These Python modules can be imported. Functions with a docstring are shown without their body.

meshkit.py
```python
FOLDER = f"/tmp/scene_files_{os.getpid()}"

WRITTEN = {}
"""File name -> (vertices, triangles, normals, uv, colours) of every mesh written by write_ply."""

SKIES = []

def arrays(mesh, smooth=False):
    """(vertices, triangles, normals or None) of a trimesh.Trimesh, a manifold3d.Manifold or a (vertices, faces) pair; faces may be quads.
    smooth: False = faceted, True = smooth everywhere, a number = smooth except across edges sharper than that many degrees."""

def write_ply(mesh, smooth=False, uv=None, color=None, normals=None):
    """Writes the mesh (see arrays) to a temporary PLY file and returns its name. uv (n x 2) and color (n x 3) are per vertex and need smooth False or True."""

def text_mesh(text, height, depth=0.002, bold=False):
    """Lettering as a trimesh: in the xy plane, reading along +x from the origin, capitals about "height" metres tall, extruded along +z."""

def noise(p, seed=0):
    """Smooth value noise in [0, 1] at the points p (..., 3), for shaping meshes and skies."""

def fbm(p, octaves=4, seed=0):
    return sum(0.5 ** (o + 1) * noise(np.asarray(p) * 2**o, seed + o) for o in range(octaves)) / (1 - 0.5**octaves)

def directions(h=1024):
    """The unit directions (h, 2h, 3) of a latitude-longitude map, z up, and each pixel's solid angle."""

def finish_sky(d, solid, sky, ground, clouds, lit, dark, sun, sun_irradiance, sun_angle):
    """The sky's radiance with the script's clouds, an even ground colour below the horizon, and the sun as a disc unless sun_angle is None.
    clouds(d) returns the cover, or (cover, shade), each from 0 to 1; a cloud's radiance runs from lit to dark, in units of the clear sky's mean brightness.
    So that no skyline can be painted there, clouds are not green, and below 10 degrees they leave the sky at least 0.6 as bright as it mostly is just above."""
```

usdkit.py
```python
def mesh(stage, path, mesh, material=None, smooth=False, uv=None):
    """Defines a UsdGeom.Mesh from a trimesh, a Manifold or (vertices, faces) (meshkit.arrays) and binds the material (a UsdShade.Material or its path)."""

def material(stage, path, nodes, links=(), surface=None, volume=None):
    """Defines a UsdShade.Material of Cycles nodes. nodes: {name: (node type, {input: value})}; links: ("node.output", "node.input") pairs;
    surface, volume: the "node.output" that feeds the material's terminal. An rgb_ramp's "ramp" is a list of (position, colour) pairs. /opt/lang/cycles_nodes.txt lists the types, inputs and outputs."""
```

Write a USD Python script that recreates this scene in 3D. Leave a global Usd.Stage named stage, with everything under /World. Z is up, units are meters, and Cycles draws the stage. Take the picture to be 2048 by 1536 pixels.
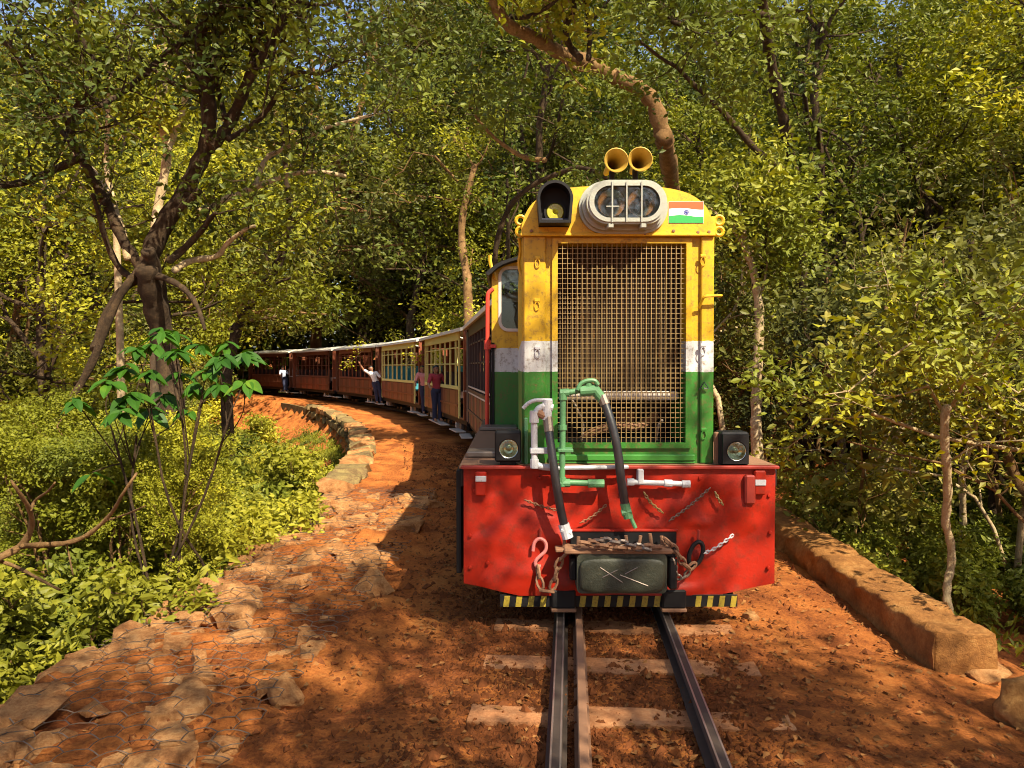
import math, random
import numpy as np, trimesh, shapely.geometry as sg, manifold3d as m3
import usdkit, meshkit
from pxr import Usd, UsdGeom, UsdLux, UsdShade, Sdf, Gf, Vt

stage = Usd.Stage.CreateInMemory()
UsdGeom.SetStageUpAxis(stage, 'Z')
UsdGeom.SetStageMetersPerUnit(stage, 1.0)
UsdGeom.Xform.Define(stage, '/World')
UsdGeom.Scope.Define(stage, '/World/Looks')
MAT = lambda name, nodes, links, surface: usdkit.material(stage, '/World/Looks/' + name, nodes, links, surface=surface)

# ------------------------------------------------------------------ camera, sky, sun, exposure
FPX, W2, H2 = 1593.0, 2048, 1536            # focal length in pixels of the 2048-wide photograph
EYE = np.array([0.0, 0.0, 1.55])            # z = 0 is the top of the rails
YAW, PITCH = math.atan2(116, FPX), math.atan2(34, FPX)
fwd = np.array([-math.sin(YAW) * math.cos(PITCH), math.cos(YAW) * math.cos(PITCH), -math.sin(PITCH)])
right = np.array([math.cos(YAW), math.sin(YAW), 0.0])
up = np.cross(right, fwd)
cam = UsdGeom.Camera.Define(stage, '/World/camera')
mm = np.eye(4); mm[0, :3], mm[1, :3], mm[2, :3], mm[3, :3] = right, up, -fwd, EYE
cam.AddTransformOp().Set(Gf.Matrix4d(*map(float, mm.ravel())))
cam.CreateFocalLengthAttr(FPX / W2 * 36.0)
cam.CreateHorizontalApertureAttr(36.0)
cam.CreateVerticalApertureAttr(27.0)
cam.CreateClippingRangeAttr(Gf.Vec2f(0.05, 3000))
cam.CreateExposureAttr(1.55)

SUN_EL = math.radians(47)
SUN = np.array([0.60 * math.cos(SUN_EL), -0.80 * math.cos(SUN_EL), math.sin(SUN_EL)]); SUN /= np.linalg.norm(SUN)
sky = UsdLux.DomeLight.Define(stage, '/World/sky')
sky.GetPrim().SetCustomDataByKey('kind', 'structure')
MAT('sky_light', {'s': ('sky_texture', {'sky_type': 'single_scattering', 'sun_disc': False, 'sun_elevation': SUN_EL,
                                        'sun_rotation': math.atan2(SUN[0], SUN[1]), 'aerosol_density': 3.5}),
                  'b': ('background_shader', {'strength': 0.08})}, [('s.color', 'b.color')], None)
UsdShade.Material.Get(stage, '/World/Looks/sky_light').CreateSurfaceOutput('cycles').ConnectToSource(
    UsdShade.Shader.Get(stage, '/World/Looks/sky_light/b').CreateOutput('background', Sdf.ValueTypeNames.Token))
UsdShade.MaterialBindingAPI.Apply(sky.GetPrim()).Bind(UsdShade.Material.Get(stage, '/World/Looks/sky_light'))
sun = UsdLux.DistantLight.Define(stage, '/World/sun')
sun.CreateNormalizeAttr(True); sun.CreateIntensityAttr(1.25); sun.CreateAngleAttr(0.5)
sun.CreateColorAttr(Gf.Vec3f(1.0, 0.87, 0.64))
zx = np.cross([0, 0, 1], SUN); zx /= np.linalg.norm(zx)
ms = np.eye(4); ms[0, :3], ms[1, :3], ms[2, :3] = zx, np.cross(SUN, zx), SUN
sun.AddTransformOp().Set(Gf.Matrix4d(*map(float, ms.ravel())))

# ------------------------------------------------------------------ measuring helpers
def ray(px, py):
    return fwd * FPX + right * (px - W2 / 2) - up * (py - H2 / 2)
def at(px, py, Y):
    """World point on the plane y = Y that the photograph shows at this pixel."""
    r = ray(px, py); return EYE + r * (Y / r[1])
def project(p):
    q = np.asarray(p, float) - EYE; d = q @ fwd
    return W2 / 2 + FPX * (q @ right) / d, H2 / 2 - FPX * (q @ up) / d, d

# ------------------------------------------------------------------ scene graph helpers
used = {}
def numbered(name, parent):
    key = (parent, name); k = used.get(key, -1) + 1; used[key] = k
    return name if k == 0 else f'{name}_{k:03d}'
def tag(o, label=None, cat=None, group=None, kind=None):
    o = o.GetPrim() if hasattr(o, 'GetPrim') else o
    for k, v in (('label', label), ('category', cat), ('group', group), ('kind', kind)):
        if v: o.SetCustomDataByKey(k, v)
    return o
def thing(name, label=None, cat=None, loc=(0, 0, 0), rz=0.0, scale=1.0, group=None, kind=None):
    x = UsdGeom.Xform.Define(stage, '/World/' + numbered(name, '/World'))
    x.AddTranslateOp().Set(Gf.Vec3d(*map(float, loc))); x.AddRotateZOp().Set(float(math.degrees(rz))); x.AddScaleOp().Set(Gf.Vec3f(*([float(scale)] * 3)))
    return tag(x, label, cat, group, kind)
def obj(name, mesh, mat, parent=None, label=None, smooth=False, kind=None):
    pp = '/World' if parent is None else str((parent.GetPrim() if hasattr(parent, 'GetPrim') else parent).GetPath())
    if isinstance(mesh, MB): mesh = mesh.mesh()
    m = usdkit.mesh(stage, pp + '/' + numbered(name, pp), mesh, mat, smooth=smooth)
    return tag(m, label, None, None, kind)
def copy_of(root, name, loc, rz=0.0, scale=1.0, label=None, group=None):
    x = UsdGeom.Xform.Define(stage, '/World/' + numbered(name, '/World'))
    x.AddTranslateOp().Set(Gf.Vec3d(*map(float, loc))); x.AddRotateZOp().Set(float(math.degrees(rz))); x.AddScaleOp().Set(Gf.Vec3f(*([float(scale)] * 3)))
    p = x.GetPrim(); p.GetReferences().AddInternalReference(root.GetPath()); p.SetInstanceable(True)
    return tag(p, label, None, group)

# ------------------------------------------------------------------ mesh helpers
def rotm(axis, a): return trimesh.transformations.rotation_matrix(a, axis)
def cbox(size, c=0.006):
    s = np.asarray(size, float) / 2; c = min(c, *(s * 0.45)); pts = []
    for sx in (-1, 1):
        for sy in (-1, 1):
            for sz in (-1, 1):
                for k in range(3):
                    q = s - c; q[k] = s[k]; pts.append(q * (sx, sy, sz))
    return trimesh.Trimesh(*_hull(np.array(pts)), process=False)
def _hull(p):
    h = trimesh.convex.convex_hull(p); return h.vertices, h.faces
def sweep(pts, rad, n=8, cap=True):
    pts = np.asarray(pts, float); k = len(pts); rad = np.broadcast_to(np.asarray(rad, float), (k,))
    t = np.gradient(pts, axis=0); t /= np.maximum(np.linalg.norm(t, axis=1, keepdims=True), 1e-9)
    a = np.array([0, 0, 1.0]) if abs(t[0, 2]) < 0.9 else np.array([1.0, 0, 0])
    u = np.cross(t[0], a); u /= np.linalg.norm(u); ang = np.arange(n) * 2 * math.pi / n; rings = []
    for i in range(k):
        u = u - t[i] * (u @ t[i]); u /= max(np.linalg.norm(u), 1e-9); w = np.cross(t[i], u)
        rings.append(pts[i] + rad[i] * (np.cos(ang)[:, None] * u + np.sin(ang)[:, None] * w))
    v = np.vstack(rings); j = np.arange(n); jn = (j + 1) % n; f = []
    for i in range(k - 1):
        a0, b0 = i * n, (i + 1) * n
        f.append(np.stack([a0 + j, a0 + jn, b0 + jn], 1)); f.append(np.stack([a0 + j, b0 + jn, b0 + j], 1))
    if cap:
        v = np.vstack([v, pts[0], pts[-1]]); c0, c1 = k * n, k * n + 1
        f.append(np.stack([jn, j, np.full(n, c0)], 1)); f.append(np.stack([(k - 1) * n + j, (k - 1) * n + jn, np.full(n, c1)], 1))
    return v, np.vstack(f)
def chaikin(p, it=2):
    p = np.asarray(p, float)
    for _ in range(it):
        q = np.empty((2 * (len(p) - 1), p.shape[1])); q[0::2] = 0.75 * p[:-1] + 0.25 * p[1:]; q[1::2] = 0.25 * p[:-1] + 0.75 * p[1:]
        p = np.vstack([p[:1], q, p[-1:]])
    return p
def rounded_path(p, r=0.04):
    """Straight runs with short rounded corners, as bent pipe has."""
    p = np.asarray(p, float); out = [p[0]]
    for i in range(1, len(p) - 1):
        a, b = p[i - 1] - p[i], p[i + 1] - p[i]; la, lb = np.linalg.norm(a), np.linalg.norm(b); q = min(r, la * 0.45, lb * 0.45)
        a0, b0 = p[i] + a / la * q, p[i] + b / lb * q
        for t in np.linspace(0, 1, 5): out.append((1 - t) ** 2 * a0 + 2 * t * (1 - t) * p[i] + t * t * b0)
    out.append(p[-1]); return np.array(out)
class MB:
    def __init__(s): s.v, s.f, s.n = [], [], 0
    def add(s, mesh):
        v, f = (mesh if isinstance(mesh, tuple) else (mesh.vertices, mesh.faces)) if not hasattr(mesh, 'to_mesh') else (mesh.to_mesh().vert_properties[:, :3], mesh.to_mesh().tri_verts)
        s.v.append(np.asarray(v, float)); s.f.append(np.asarray(f, int) + s.n); s.n += len(v); return s
    def box(s, lo, hi, c=0.004):
        lo, hi = np.minimum(lo, hi), np.maximum(lo, hi); b = cbox(hi - lo, c) if c else trimesh.creation.box(hi - lo)
        b.apply_translation((lo + hi) / 2); return s.add(b)
    def tube(s, pts, r, n=8): return s.add(sweep(pts, r, n))
    def cyl(s, a, b, r, n=16, r2=None): return s.add(sweep([a, b], [r, r if r2 is None else r2], n))
    def prism(s, poly, y0, y1):
        """A polygon in (x, z) extruded along y."""
        for g in getattr(poly, 'geoms', [poly]):
            m = trimesh.creation.extrude_polygon(g, y1 - y0, engine='earcut'); v = m.vertices
            s.add((np.stack([v[:, 0], v[:, 2] + y0, v[:, 1]], 1), m.faces[:, ::-1]))
        return s
    def mesh(s): return np.vstack(s.v), np.vstack(s.f)
def lathe(profile, axis_from, axis_to, n=24):
    """profile: (distance along the axis, radius) pairs, closed at the ends only where the radius is 0."""
    a, b = np.asarray(axis_from, float), np.asarray(axis_to, float); d = (b - a) / np.linalg.norm(b - a)
    pts = np.array([a + d * t for t, r in profile]); h = np.array([0, 0, 1.0]) if abs(d[2]) < 0.9 else np.array([1.0, 0, 0])
    u = np.cross(d, h); u /= np.linalg.norm(u); w = np.cross(d, u); ang = np.arange(n) * 2 * math.pi / n
    ring = np.cos(ang)[:, None] * u + np.sin(ang)[:, None] * w
    v = np.vstack([pts[i] + r * ring for i, (t, r) in enumerate(profile)]); j = np.arange(n); jn = (j + 1) % n; f = []
    for i in range(len(profile) - 1):
        f += [np.stack([i * n + j, i * n + jn, (i + 1) * n + jn], 1), np.stack([i * n + j, (i + 1) * n + jn, (i + 1) * n + j], 1)]
    return v, np.vstack(f)

# ------------------------------------------------------------------ materials
def paint(name, c, dirt=(0.05, 0.035, 0.02), amount=0.35, rough=0.42, scale=5.0, metal=0.0, spec=0.45, bump=0.15, thr=.56):
    c = tuple(c); dk = tuple(0.72 * x for x in c)
    return MAT(name, {'t': ('texture_coordinate', {}),
        'n': ('noise_texture', {'scale': scale, 'detail': 6.0, 'roughness': 0.65}),
        'r': ('rgb_ramp', {'ramp': [(0.0, dk), (0.42, c), (1.0, tuple(min(1, 1.06 * x) for x in c))]}),
        'n2': ('noise_texture', {'scale': scale * 4.3, 'detail': 8.0, 'roughness': 0.75}),
        'm': ('map_range', {'from_min': thr, 'from_max': thr + .19, 'to_min': 0.0, 'to_max': amount, 'clamp': True}),
        'x': ('mix_color', {'b': dirt}), 'ro': ('map_range', {'to_min': rough - 0.12, 'to_max': rough + 0.2}),
        'b': ('bump', {'strength': bump, 'distance': 0.01}),
        'p': ('principled_bsdf', {'metallic': metal, 'specular_ior_level': spec})},
        [('t.object', 'n.vector'), ('t.object', 'n2.vector'), ('n.fac', 'r.fac'), ('n2.fac', 'm.value'), ('m.result', 'x.fac'), ('r.color', 'x.a'), ('x.result', 'p.base_color'),
         ('n2.fac', 'ro.value'), ('ro.result', 'p.roughness'), ('n2.fac', 'b.height'), ('b.normal', 'p.normal')], 'p.BSDF')
def banded(name, stops):
    """Three painted bands by height on the engine, with grime and streaks."""
    return MAT(name, {'t': ('texture_coordinate', {}), 's': ('separate_xyz', {}), 'mr': ('map_range', {'from_min': 0.5, 'from_max': 3.0, 'clamp': True}),
        'nw': ('noise_texture', {'scale': 18.0, 'detail': 3.0}), 'wb': ('math', {'math_type': 'multiply_add', 'value2': 0.02, 'value3': -0.01}), 'ad': ('math', {'math_type': 'add'}),
        'r': ('rgb_ramp', {'ramp': [((z - 0.5) / 2.5, c) for z, c in stops], 'interpolate': False}),
        'mp': ('mapping', {'scale': (9.0, 9.0, 1.6)}), 'n': ('noise_texture', {'scale': 1.0, 'detail': 7.0, 'roughness': 0.7}),
        'n2': ('noise_texture', {'scale': 26.0, 'detail': 8.0, 'roughness': 0.75}),
        'm1': ('map_range', {'from_min': 0.35, 'from_max': 0.75, 'to_min': 0.0, 'to_max': 0.85, 'clamp': True}), 'm2': ('map_range', {'from_min': 0.51, 'from_max': 0.70, 'to_min': 0.0, 'to_max': 0.95, 'clamp': True}),
        'hs': ('hsv', {'saturation': 1.05, 'value': 0.6}), 'x1': ('mix_color', {}), 'x2': ('mix_color', {'b': (0.10, 0.055, 0.02)}),
        'ro': ('map_range', {'to_min': 0.25, 'to_max': 0.62}), 'b': ('bump', {'strength': 0.12, 'distance': 0.01}),
        'p': ('principled_bsdf', {'specular_ior_level': 0.45})},
        [('t.object', 's.vector'), ('t.object', 'nw.vector'), ('nw.fac', 'wb.value1'), ('s.z', 'ad.value1'), ('wb.value', 'ad.value2'), ('ad.value', 'mr.value'), ('mr.result', 'r.fac'),
         ('t.object', 'mp.vector'), ('mp.vector', 'n.vector'), ('t.object', 'n2.vector'), ('n.fac', 'm1.value'), ('n2.fac', 'm2.value'),
         ('r.color', 'hs.color'), ('r.color', 'x1.a'), ('hs.color', 'x1.b'), ('m1.result', 'x1.fac'), ('x1.result', 'x2.a'), ('m2.result', 'x2.fac'), ('x2.result', 'p.base_color'),
         ('n2.fac', 'ro.value'), ('ro.result', 'p.roughness'), ('n2.fac', 'b.height'), ('b.normal', 'p.normal')], 'p.BSDF')
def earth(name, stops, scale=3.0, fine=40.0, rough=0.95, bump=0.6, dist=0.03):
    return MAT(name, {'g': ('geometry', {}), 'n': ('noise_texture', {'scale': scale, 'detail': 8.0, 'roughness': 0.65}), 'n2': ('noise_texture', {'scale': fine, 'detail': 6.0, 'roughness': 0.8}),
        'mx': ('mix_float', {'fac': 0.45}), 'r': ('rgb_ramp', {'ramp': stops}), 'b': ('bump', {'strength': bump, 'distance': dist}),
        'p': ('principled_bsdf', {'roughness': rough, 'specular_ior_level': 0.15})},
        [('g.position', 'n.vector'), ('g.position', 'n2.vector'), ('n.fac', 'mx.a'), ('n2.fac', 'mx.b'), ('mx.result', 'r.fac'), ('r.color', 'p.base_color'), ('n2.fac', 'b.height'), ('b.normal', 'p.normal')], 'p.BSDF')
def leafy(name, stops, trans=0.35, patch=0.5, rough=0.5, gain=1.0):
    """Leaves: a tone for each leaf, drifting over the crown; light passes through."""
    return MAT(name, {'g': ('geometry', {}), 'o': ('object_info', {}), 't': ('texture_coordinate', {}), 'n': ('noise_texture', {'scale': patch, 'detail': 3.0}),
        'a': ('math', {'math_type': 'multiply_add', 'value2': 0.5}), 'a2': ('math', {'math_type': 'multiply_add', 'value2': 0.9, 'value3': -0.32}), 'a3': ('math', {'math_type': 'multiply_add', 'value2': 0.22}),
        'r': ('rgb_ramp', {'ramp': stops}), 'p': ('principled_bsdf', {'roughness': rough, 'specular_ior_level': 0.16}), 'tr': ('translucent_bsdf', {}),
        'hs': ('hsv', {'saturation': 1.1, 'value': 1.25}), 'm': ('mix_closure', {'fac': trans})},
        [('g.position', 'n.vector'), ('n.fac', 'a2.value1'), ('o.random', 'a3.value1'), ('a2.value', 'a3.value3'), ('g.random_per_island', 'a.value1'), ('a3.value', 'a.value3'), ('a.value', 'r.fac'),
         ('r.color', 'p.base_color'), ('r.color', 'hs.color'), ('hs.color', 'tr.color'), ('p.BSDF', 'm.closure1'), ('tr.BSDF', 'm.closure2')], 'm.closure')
def islands(name, stops, rough=0.9, bump=0.3):
    return MAT(name, {'g': ('geometry', {}), 'n': ('noise_texture', {'scale': 60.0, 'detail': 5.0}), 'a': ('math', {'math_type': 'multiply_add', 'value2': 0.35}), 'k': ('math', {'math_type': 'multiply', 'value2': 0.75}),
        'r': ('rgb_ramp', {'ramp': stops}), 'b': ('bump', {'strength': bump, 'distance': 0.01}), 'p': ('principled_bsdf', {'roughness': rough, 'specular_ior_level': 0.08})},
        [('g.position', 'n.vector'), ('g.random_per_island', 'k.value1'), ('n.fac', 'a.value1'), ('k.value', 'a.value3'), ('a.value', 'r.fac'), ('r.color', 'p.base_color'), ('n.fac', 'b.height'), ('b.normal', 'p.normal')], 'p.BSDF')
def plain(name, c, rough=0.5, metal=0.0, spec=0.5):
    return MAT(name, {'p': ('principled_bsdf', {'base_color': tuple(c), 'roughness': rough, 'metallic': metal, 'specular_ior_level': spec})}, [], 'p.BSDF')
def pane(name, tint=(0.9, 0.95, 0.95), rough=0.03):
    return MAT(name, {'t': ('transparent_bsdf', {'color': tint}), 'g': ('glossy_bsdf', {'roughness': rough, 'color': (1, 1, 1)}), 'f': ('fresnel', {'IOR': 1.5}), 'm': ('mix_closure', {})},
        [('f.fac', 'm.fac'), ('t.BSDF', 'm.closure1'), ('g.BSDF', 'm.closure2')], 'm.closure')

YEL, WHT, GRN = (0.48, 0.295, 0.007), (0.46, 0.48, 0.48), (0.022, 0.135, 0.014)
M = dict(
    tricolour=banded('tricolour_paint', [(0.0, GRN), (1.515, WHT), (1.715, YEL)]),
    cab=banded('cab_paint', [(0.0, GRN), (1.50, WHT), (1.74, YEL)]),
    yellow=paint('yellow_paint', YEL, amount=.7, scale=7, thr=.52, dirt=(.10, .055, .02)), green=paint('green_paint', GRN), red=paint('red_paint', (0.26, 0.011, 0.003), dirt=(0.10, 0.015, 0.006), amount=0.75, scale=2.6, bump=0.3, rough=.45, spec=.25, thr=.49),
    darkred=paint('dark_red_paint', (0.22, 0.02, 0.012)), pipe_green=paint('pale_green_paint', (0.06, 0.17, 0.075), scale=14, amount=.6), white=paint('white_paint', (0.36, 0.37, 0.40), scale=14, amount=0.7),
    handrail=paint('handrail_paint', (0.42, 0.035, 0.02)), black=paint('black_paint', (0.007, 0.007, 0.008), dirt=(0.035, 0.02, 0.012), rough=0.5, spec=.2), rubber=paint('rubber_hose', (0.010, 0.011, 0.014), rough=0.34, dirt=(0.08, 0.07, 0.06), spec=0.6),
    steel=paint('worn_steel', (0.16, 0.13, 0.11), dirt=(0.16, 0.07, 0.03), metal=0.6, amount=0.7, scale=12), rust=paint('rusty_steel', (0.17, 0.085, 0.045), dirt=(0.3, 0.13, 0.05), amount=0.7, scale=12, rough=0.75),
    grease=paint('greasy_iron', (0.022, 0.025, 0.015), dirt=(0.10, 0.075, 0.035), amount=0.6, scale=9, rough=0.5, bump=0.5), pinkiron=paint('faded_red_iron', (0.42, 0.13, 0.12), amount=0.6, scale=12),
    chrome=paint('aged_aluminium', (0.30, 0.31, 0.27), dirt=(0.25, 0.2, 0.1), metal=0.55, rough=0.4, scale=9), wire=paint('grille_wire', (0.20, 0.135, 0.05), scale=20), radiator=paint('radiator_core', (0.05, 0.027, 0.011), dirt=(0.22, 0.10, 0.02), amount=0.85, scale=3, rough=0.8),
    reflector=plain('lamp_reflector', (0.75, 0.75, 0.7), 0.18, 1.0), lens_yellow=paint('yellow_lens', (0.35, 0.33, 0.03), rough=0.15, spec=0.8), lens=paint('pale_lens', (0.30, 0.34, 0.26), dirt=(.08, .10, .06), amount=.8, rough=0.15, scale=22, spec=0.9), glass=pane('clear_glass'), lens_glass=pane('fluted_glass', (.62, .70, .58), .12), dark_glass=pane('cab_glass', (0.6, 0.7, 0.7)),
    brass=paint('dull_brass', (0.36, 0.235, 0.035), dirt=(0.10, 0.07, 0.02), amount=.7, scale=14, metal=.2, rough=.45),
    saffron=plain('flag_saffron', (0.62, 0.07, 0.012), 0.5), flag_white=plain('flag_white', (0.75, 0.74, 0.78), 0.5), flag_green=plain('flag_green', (0.01, 0.26, 0.05), 0.5), flag_blue=plain('flag_blue', (0.01, 0.02, 0.22), 0.5),
    hazard_yellow=paint('hazard_yellow', (0.27, 0.20, 0.02), amount=0.85, scale=12, thr=.5), railtop=paint('rail_steel', (0.045, 0.034, 0.028), dirt=(0.12, 0.055, 0.025), metal=0.3, amount=0.5, scale=6, rough=0.5), shine=plain('rail_edge_highlight', (0.5, 0.46, 0.42), 0.3, 0.9),  # edge strip colour is a painted highlight; rail colour holds a dark reflection
    sleeper=earth('sleeper_concrete', [(0.28, (0.09, 0.038, 0.018)), (0.48, (0.30, 0.13, 0.055)), (0.72, (0.46, 0.25, 0.12))], 6, 60),
    cream=paint('cream_paint', (0.56, 0.50, 0.17), scale=8, amount=0.5), brown=paint('brown_paint', (0.11, 0.034, 0.014), scale=4, amount=0.5), brown2=paint('brown_paint_worn', (0.17, 0.045, 0.018), scale=4, amount=0.6), maroon=paint('maroon_paint', (0.16, 0.035, 0.028), scale=5, amount=0.5), coach_dark=paint('coach_dark_paint', (0.035, 0.018, 0.018), scale=4),
    roof=paint('roof_paint', (0.55, 0.53, 0.46), scale=3, amount=0.6), teal=paint('teal_cloth', (0.03, 0.21, 0.27), rough=0.8), lightgrey=paint('footboard_grey', (0.42, 0.38, 0.34), scale=9, amount=0.7), navy=paint('navy_paint', (0.012, 0.014, 0.03)),
    skin=paint('skin', (0.24, 0.115, 0.065), amount=0.1), hair=plain('hair', (0.012, 0.01, 0.009), 0.5), cloth_white=paint('white_cloth', (0.6, 0.64, 0.68), rough=0.85, amount=0.1), cloth_navy=paint('navy_cloth', (0.02, 0.025, 0.06), rough=0.85, amount=0.1),
    cloth_red=paint('dark_red_cloth', (0.25, 0.025, 0.04), rough=0.85, amount=0.1), cloth_pink=paint('pink_cloth', (0.5, 0.2, 0.2), rough=0.85, amount=0.1), cloth_blue=paint('pale_blue_cloth', (0.4, 0.46, 0.6), rough=0.85, amount=0.1),
    bark=earth('dark_bark', [(0.3, (0.012, 0.008, 0.005)), (0.5, (0.040, 0.026, 0.015)), (0.7, (0.11, 0.07, 0.035))], 5, 28, bump=1.0), bark_pale=earth('pale_lit_bark', [(0.3, (0.16, 0.11, 0.06)), (0.5, (0.36, 0.27, 0.15)), (0.7, (0.52, 0.43, 0.29))], 4, 30, bump=0.9),  # the pale bark also carries sunlight on lit trunks, put into its colour
    bark_tan=earth('tan_bark', [(0.3, (0.05, 0.028, 0.012)), (0.5, (0.15, 0.085, 0.035)), (0.7, (0.30, 0.19, 0.085))], 5, 30, bump=0.9),
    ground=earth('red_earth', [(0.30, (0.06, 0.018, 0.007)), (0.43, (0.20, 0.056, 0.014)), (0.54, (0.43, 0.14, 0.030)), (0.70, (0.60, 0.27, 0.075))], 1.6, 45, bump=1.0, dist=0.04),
    stone=earth('red_stone', [(0.30, (0.10, 0.04, 0.018)), (0.44, (0.27, 0.115, 0.04)), (0.56, (0.43, 0.22, 0.085)), (0.72, (0.58, 0.38, 0.19))], 6, 55, bump=1.0, dist=0.03),
    mossy=earth('mossy_stone', [(0.30, (0.05, 0.032, 0.018)), (0.48, (0.15, 0.10, 0.045)), (0.62, (0.24, 0.19, 0.07)), (0.78, (0.42, 0.32, 0.17))], 5, 40, bump=0.9),
    wall=earth('earthen_wall', [(0.30, (0.08, 0.032, 0.012)), (0.5, (0.24, 0.105, 0.030)), (0.7, (0.42, 0.235, 0.08))], 3, 30, bump=0.9, dist=0.03),
    gravel=islands('gravel', [(0.0, (0.05, 0.018, 0.007)), (0.45, (0.19, 0.06, 0.018)), (0.8, (0.36, 0.125, 0.035)), (1.0, (0.50, 0.30, 0.14))]), litter=islands('dry_leaves', [(0.0, (0.10, 0.04, 0.015)), (0.5, (0.33, 0.16, 0.05)), (1.0, (0.5, 0.36, 0.16))]),
    mesh_wire=paint('mesh_wire', (0.085, 0.06, 0.045), scale=20, metal=0.0, spec=.2, rough=0.55),
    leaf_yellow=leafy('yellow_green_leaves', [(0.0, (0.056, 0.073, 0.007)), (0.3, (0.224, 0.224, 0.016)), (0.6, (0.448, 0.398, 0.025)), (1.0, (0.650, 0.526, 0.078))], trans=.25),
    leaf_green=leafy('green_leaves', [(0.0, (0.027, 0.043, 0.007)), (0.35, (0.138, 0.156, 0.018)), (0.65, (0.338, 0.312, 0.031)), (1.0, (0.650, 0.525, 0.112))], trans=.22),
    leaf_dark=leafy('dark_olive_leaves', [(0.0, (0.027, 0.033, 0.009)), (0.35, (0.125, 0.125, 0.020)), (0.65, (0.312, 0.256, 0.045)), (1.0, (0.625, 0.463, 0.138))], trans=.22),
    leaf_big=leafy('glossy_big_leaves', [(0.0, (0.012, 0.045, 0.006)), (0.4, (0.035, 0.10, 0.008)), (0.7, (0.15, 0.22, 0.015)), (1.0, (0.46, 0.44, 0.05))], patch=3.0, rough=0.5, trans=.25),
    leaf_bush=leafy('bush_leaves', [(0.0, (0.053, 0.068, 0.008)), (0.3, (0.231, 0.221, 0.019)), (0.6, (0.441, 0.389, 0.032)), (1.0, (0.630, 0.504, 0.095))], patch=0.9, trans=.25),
)

# ------------------------------------------------------------------ track path
S = np.arange(-12, 75, 0.1)
def _path():
    kappa = np.where(S < 4.75, 0, np.where(S < 16.5, 1 / 45, 1 / 74)); th = np.cumsum(kappa) * 0.1
    x = 0.275 + np.cumsum(-np.sin(th)) * 0.1; y = S[0] + np.cumsum(np.cos(th)) * 0.1
    return np.stack([x, y], 1), th
PATH, HEAD = _path()
def track(s, off=0.0):
    """Point (x, y) on the track and heading at arc length s; off is the distance to the right."""
    s = np.asarray(s, float); x, y, h = np.interp(s, S, PATH[:, 0]), np.interp(s, S, PATH[:, 1]), np.interp(s, S, HEAD)
    return np.stack([x + off * np.cos(h), y + off * np.sin(h)], -1), h
def lateral(x, y):
    """(signed distance right of the track, arc length) of points."""
    p = np.stack([np.ravel(x), np.ravel(y)], 1); sub = PATH[::5]; best, bi = np.full(len(p), 1e9), np.zeros(len(p), int)
    for i in range(0, len(p), 20000):
        d2 = ((p[i:i + 20000, None] - sub[None]) ** 2).sum(-1); k = d2.argmin(1); best[i:i + 20000], bi[i:i + 20000] = d2[np.arange(len(k)), k], k
    q, h = sub[bi], HEAD[::5][bi]; r = p - q; sgn = r[:, 0] * np.cos(h) + r[:, 1] * np.sin(h)
    return (np.sign(sgn) * np.sqrt(best)).reshape(np.shape(x)), S[::5][bi].reshape(np.shape(x))
GZ = -0.113
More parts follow.
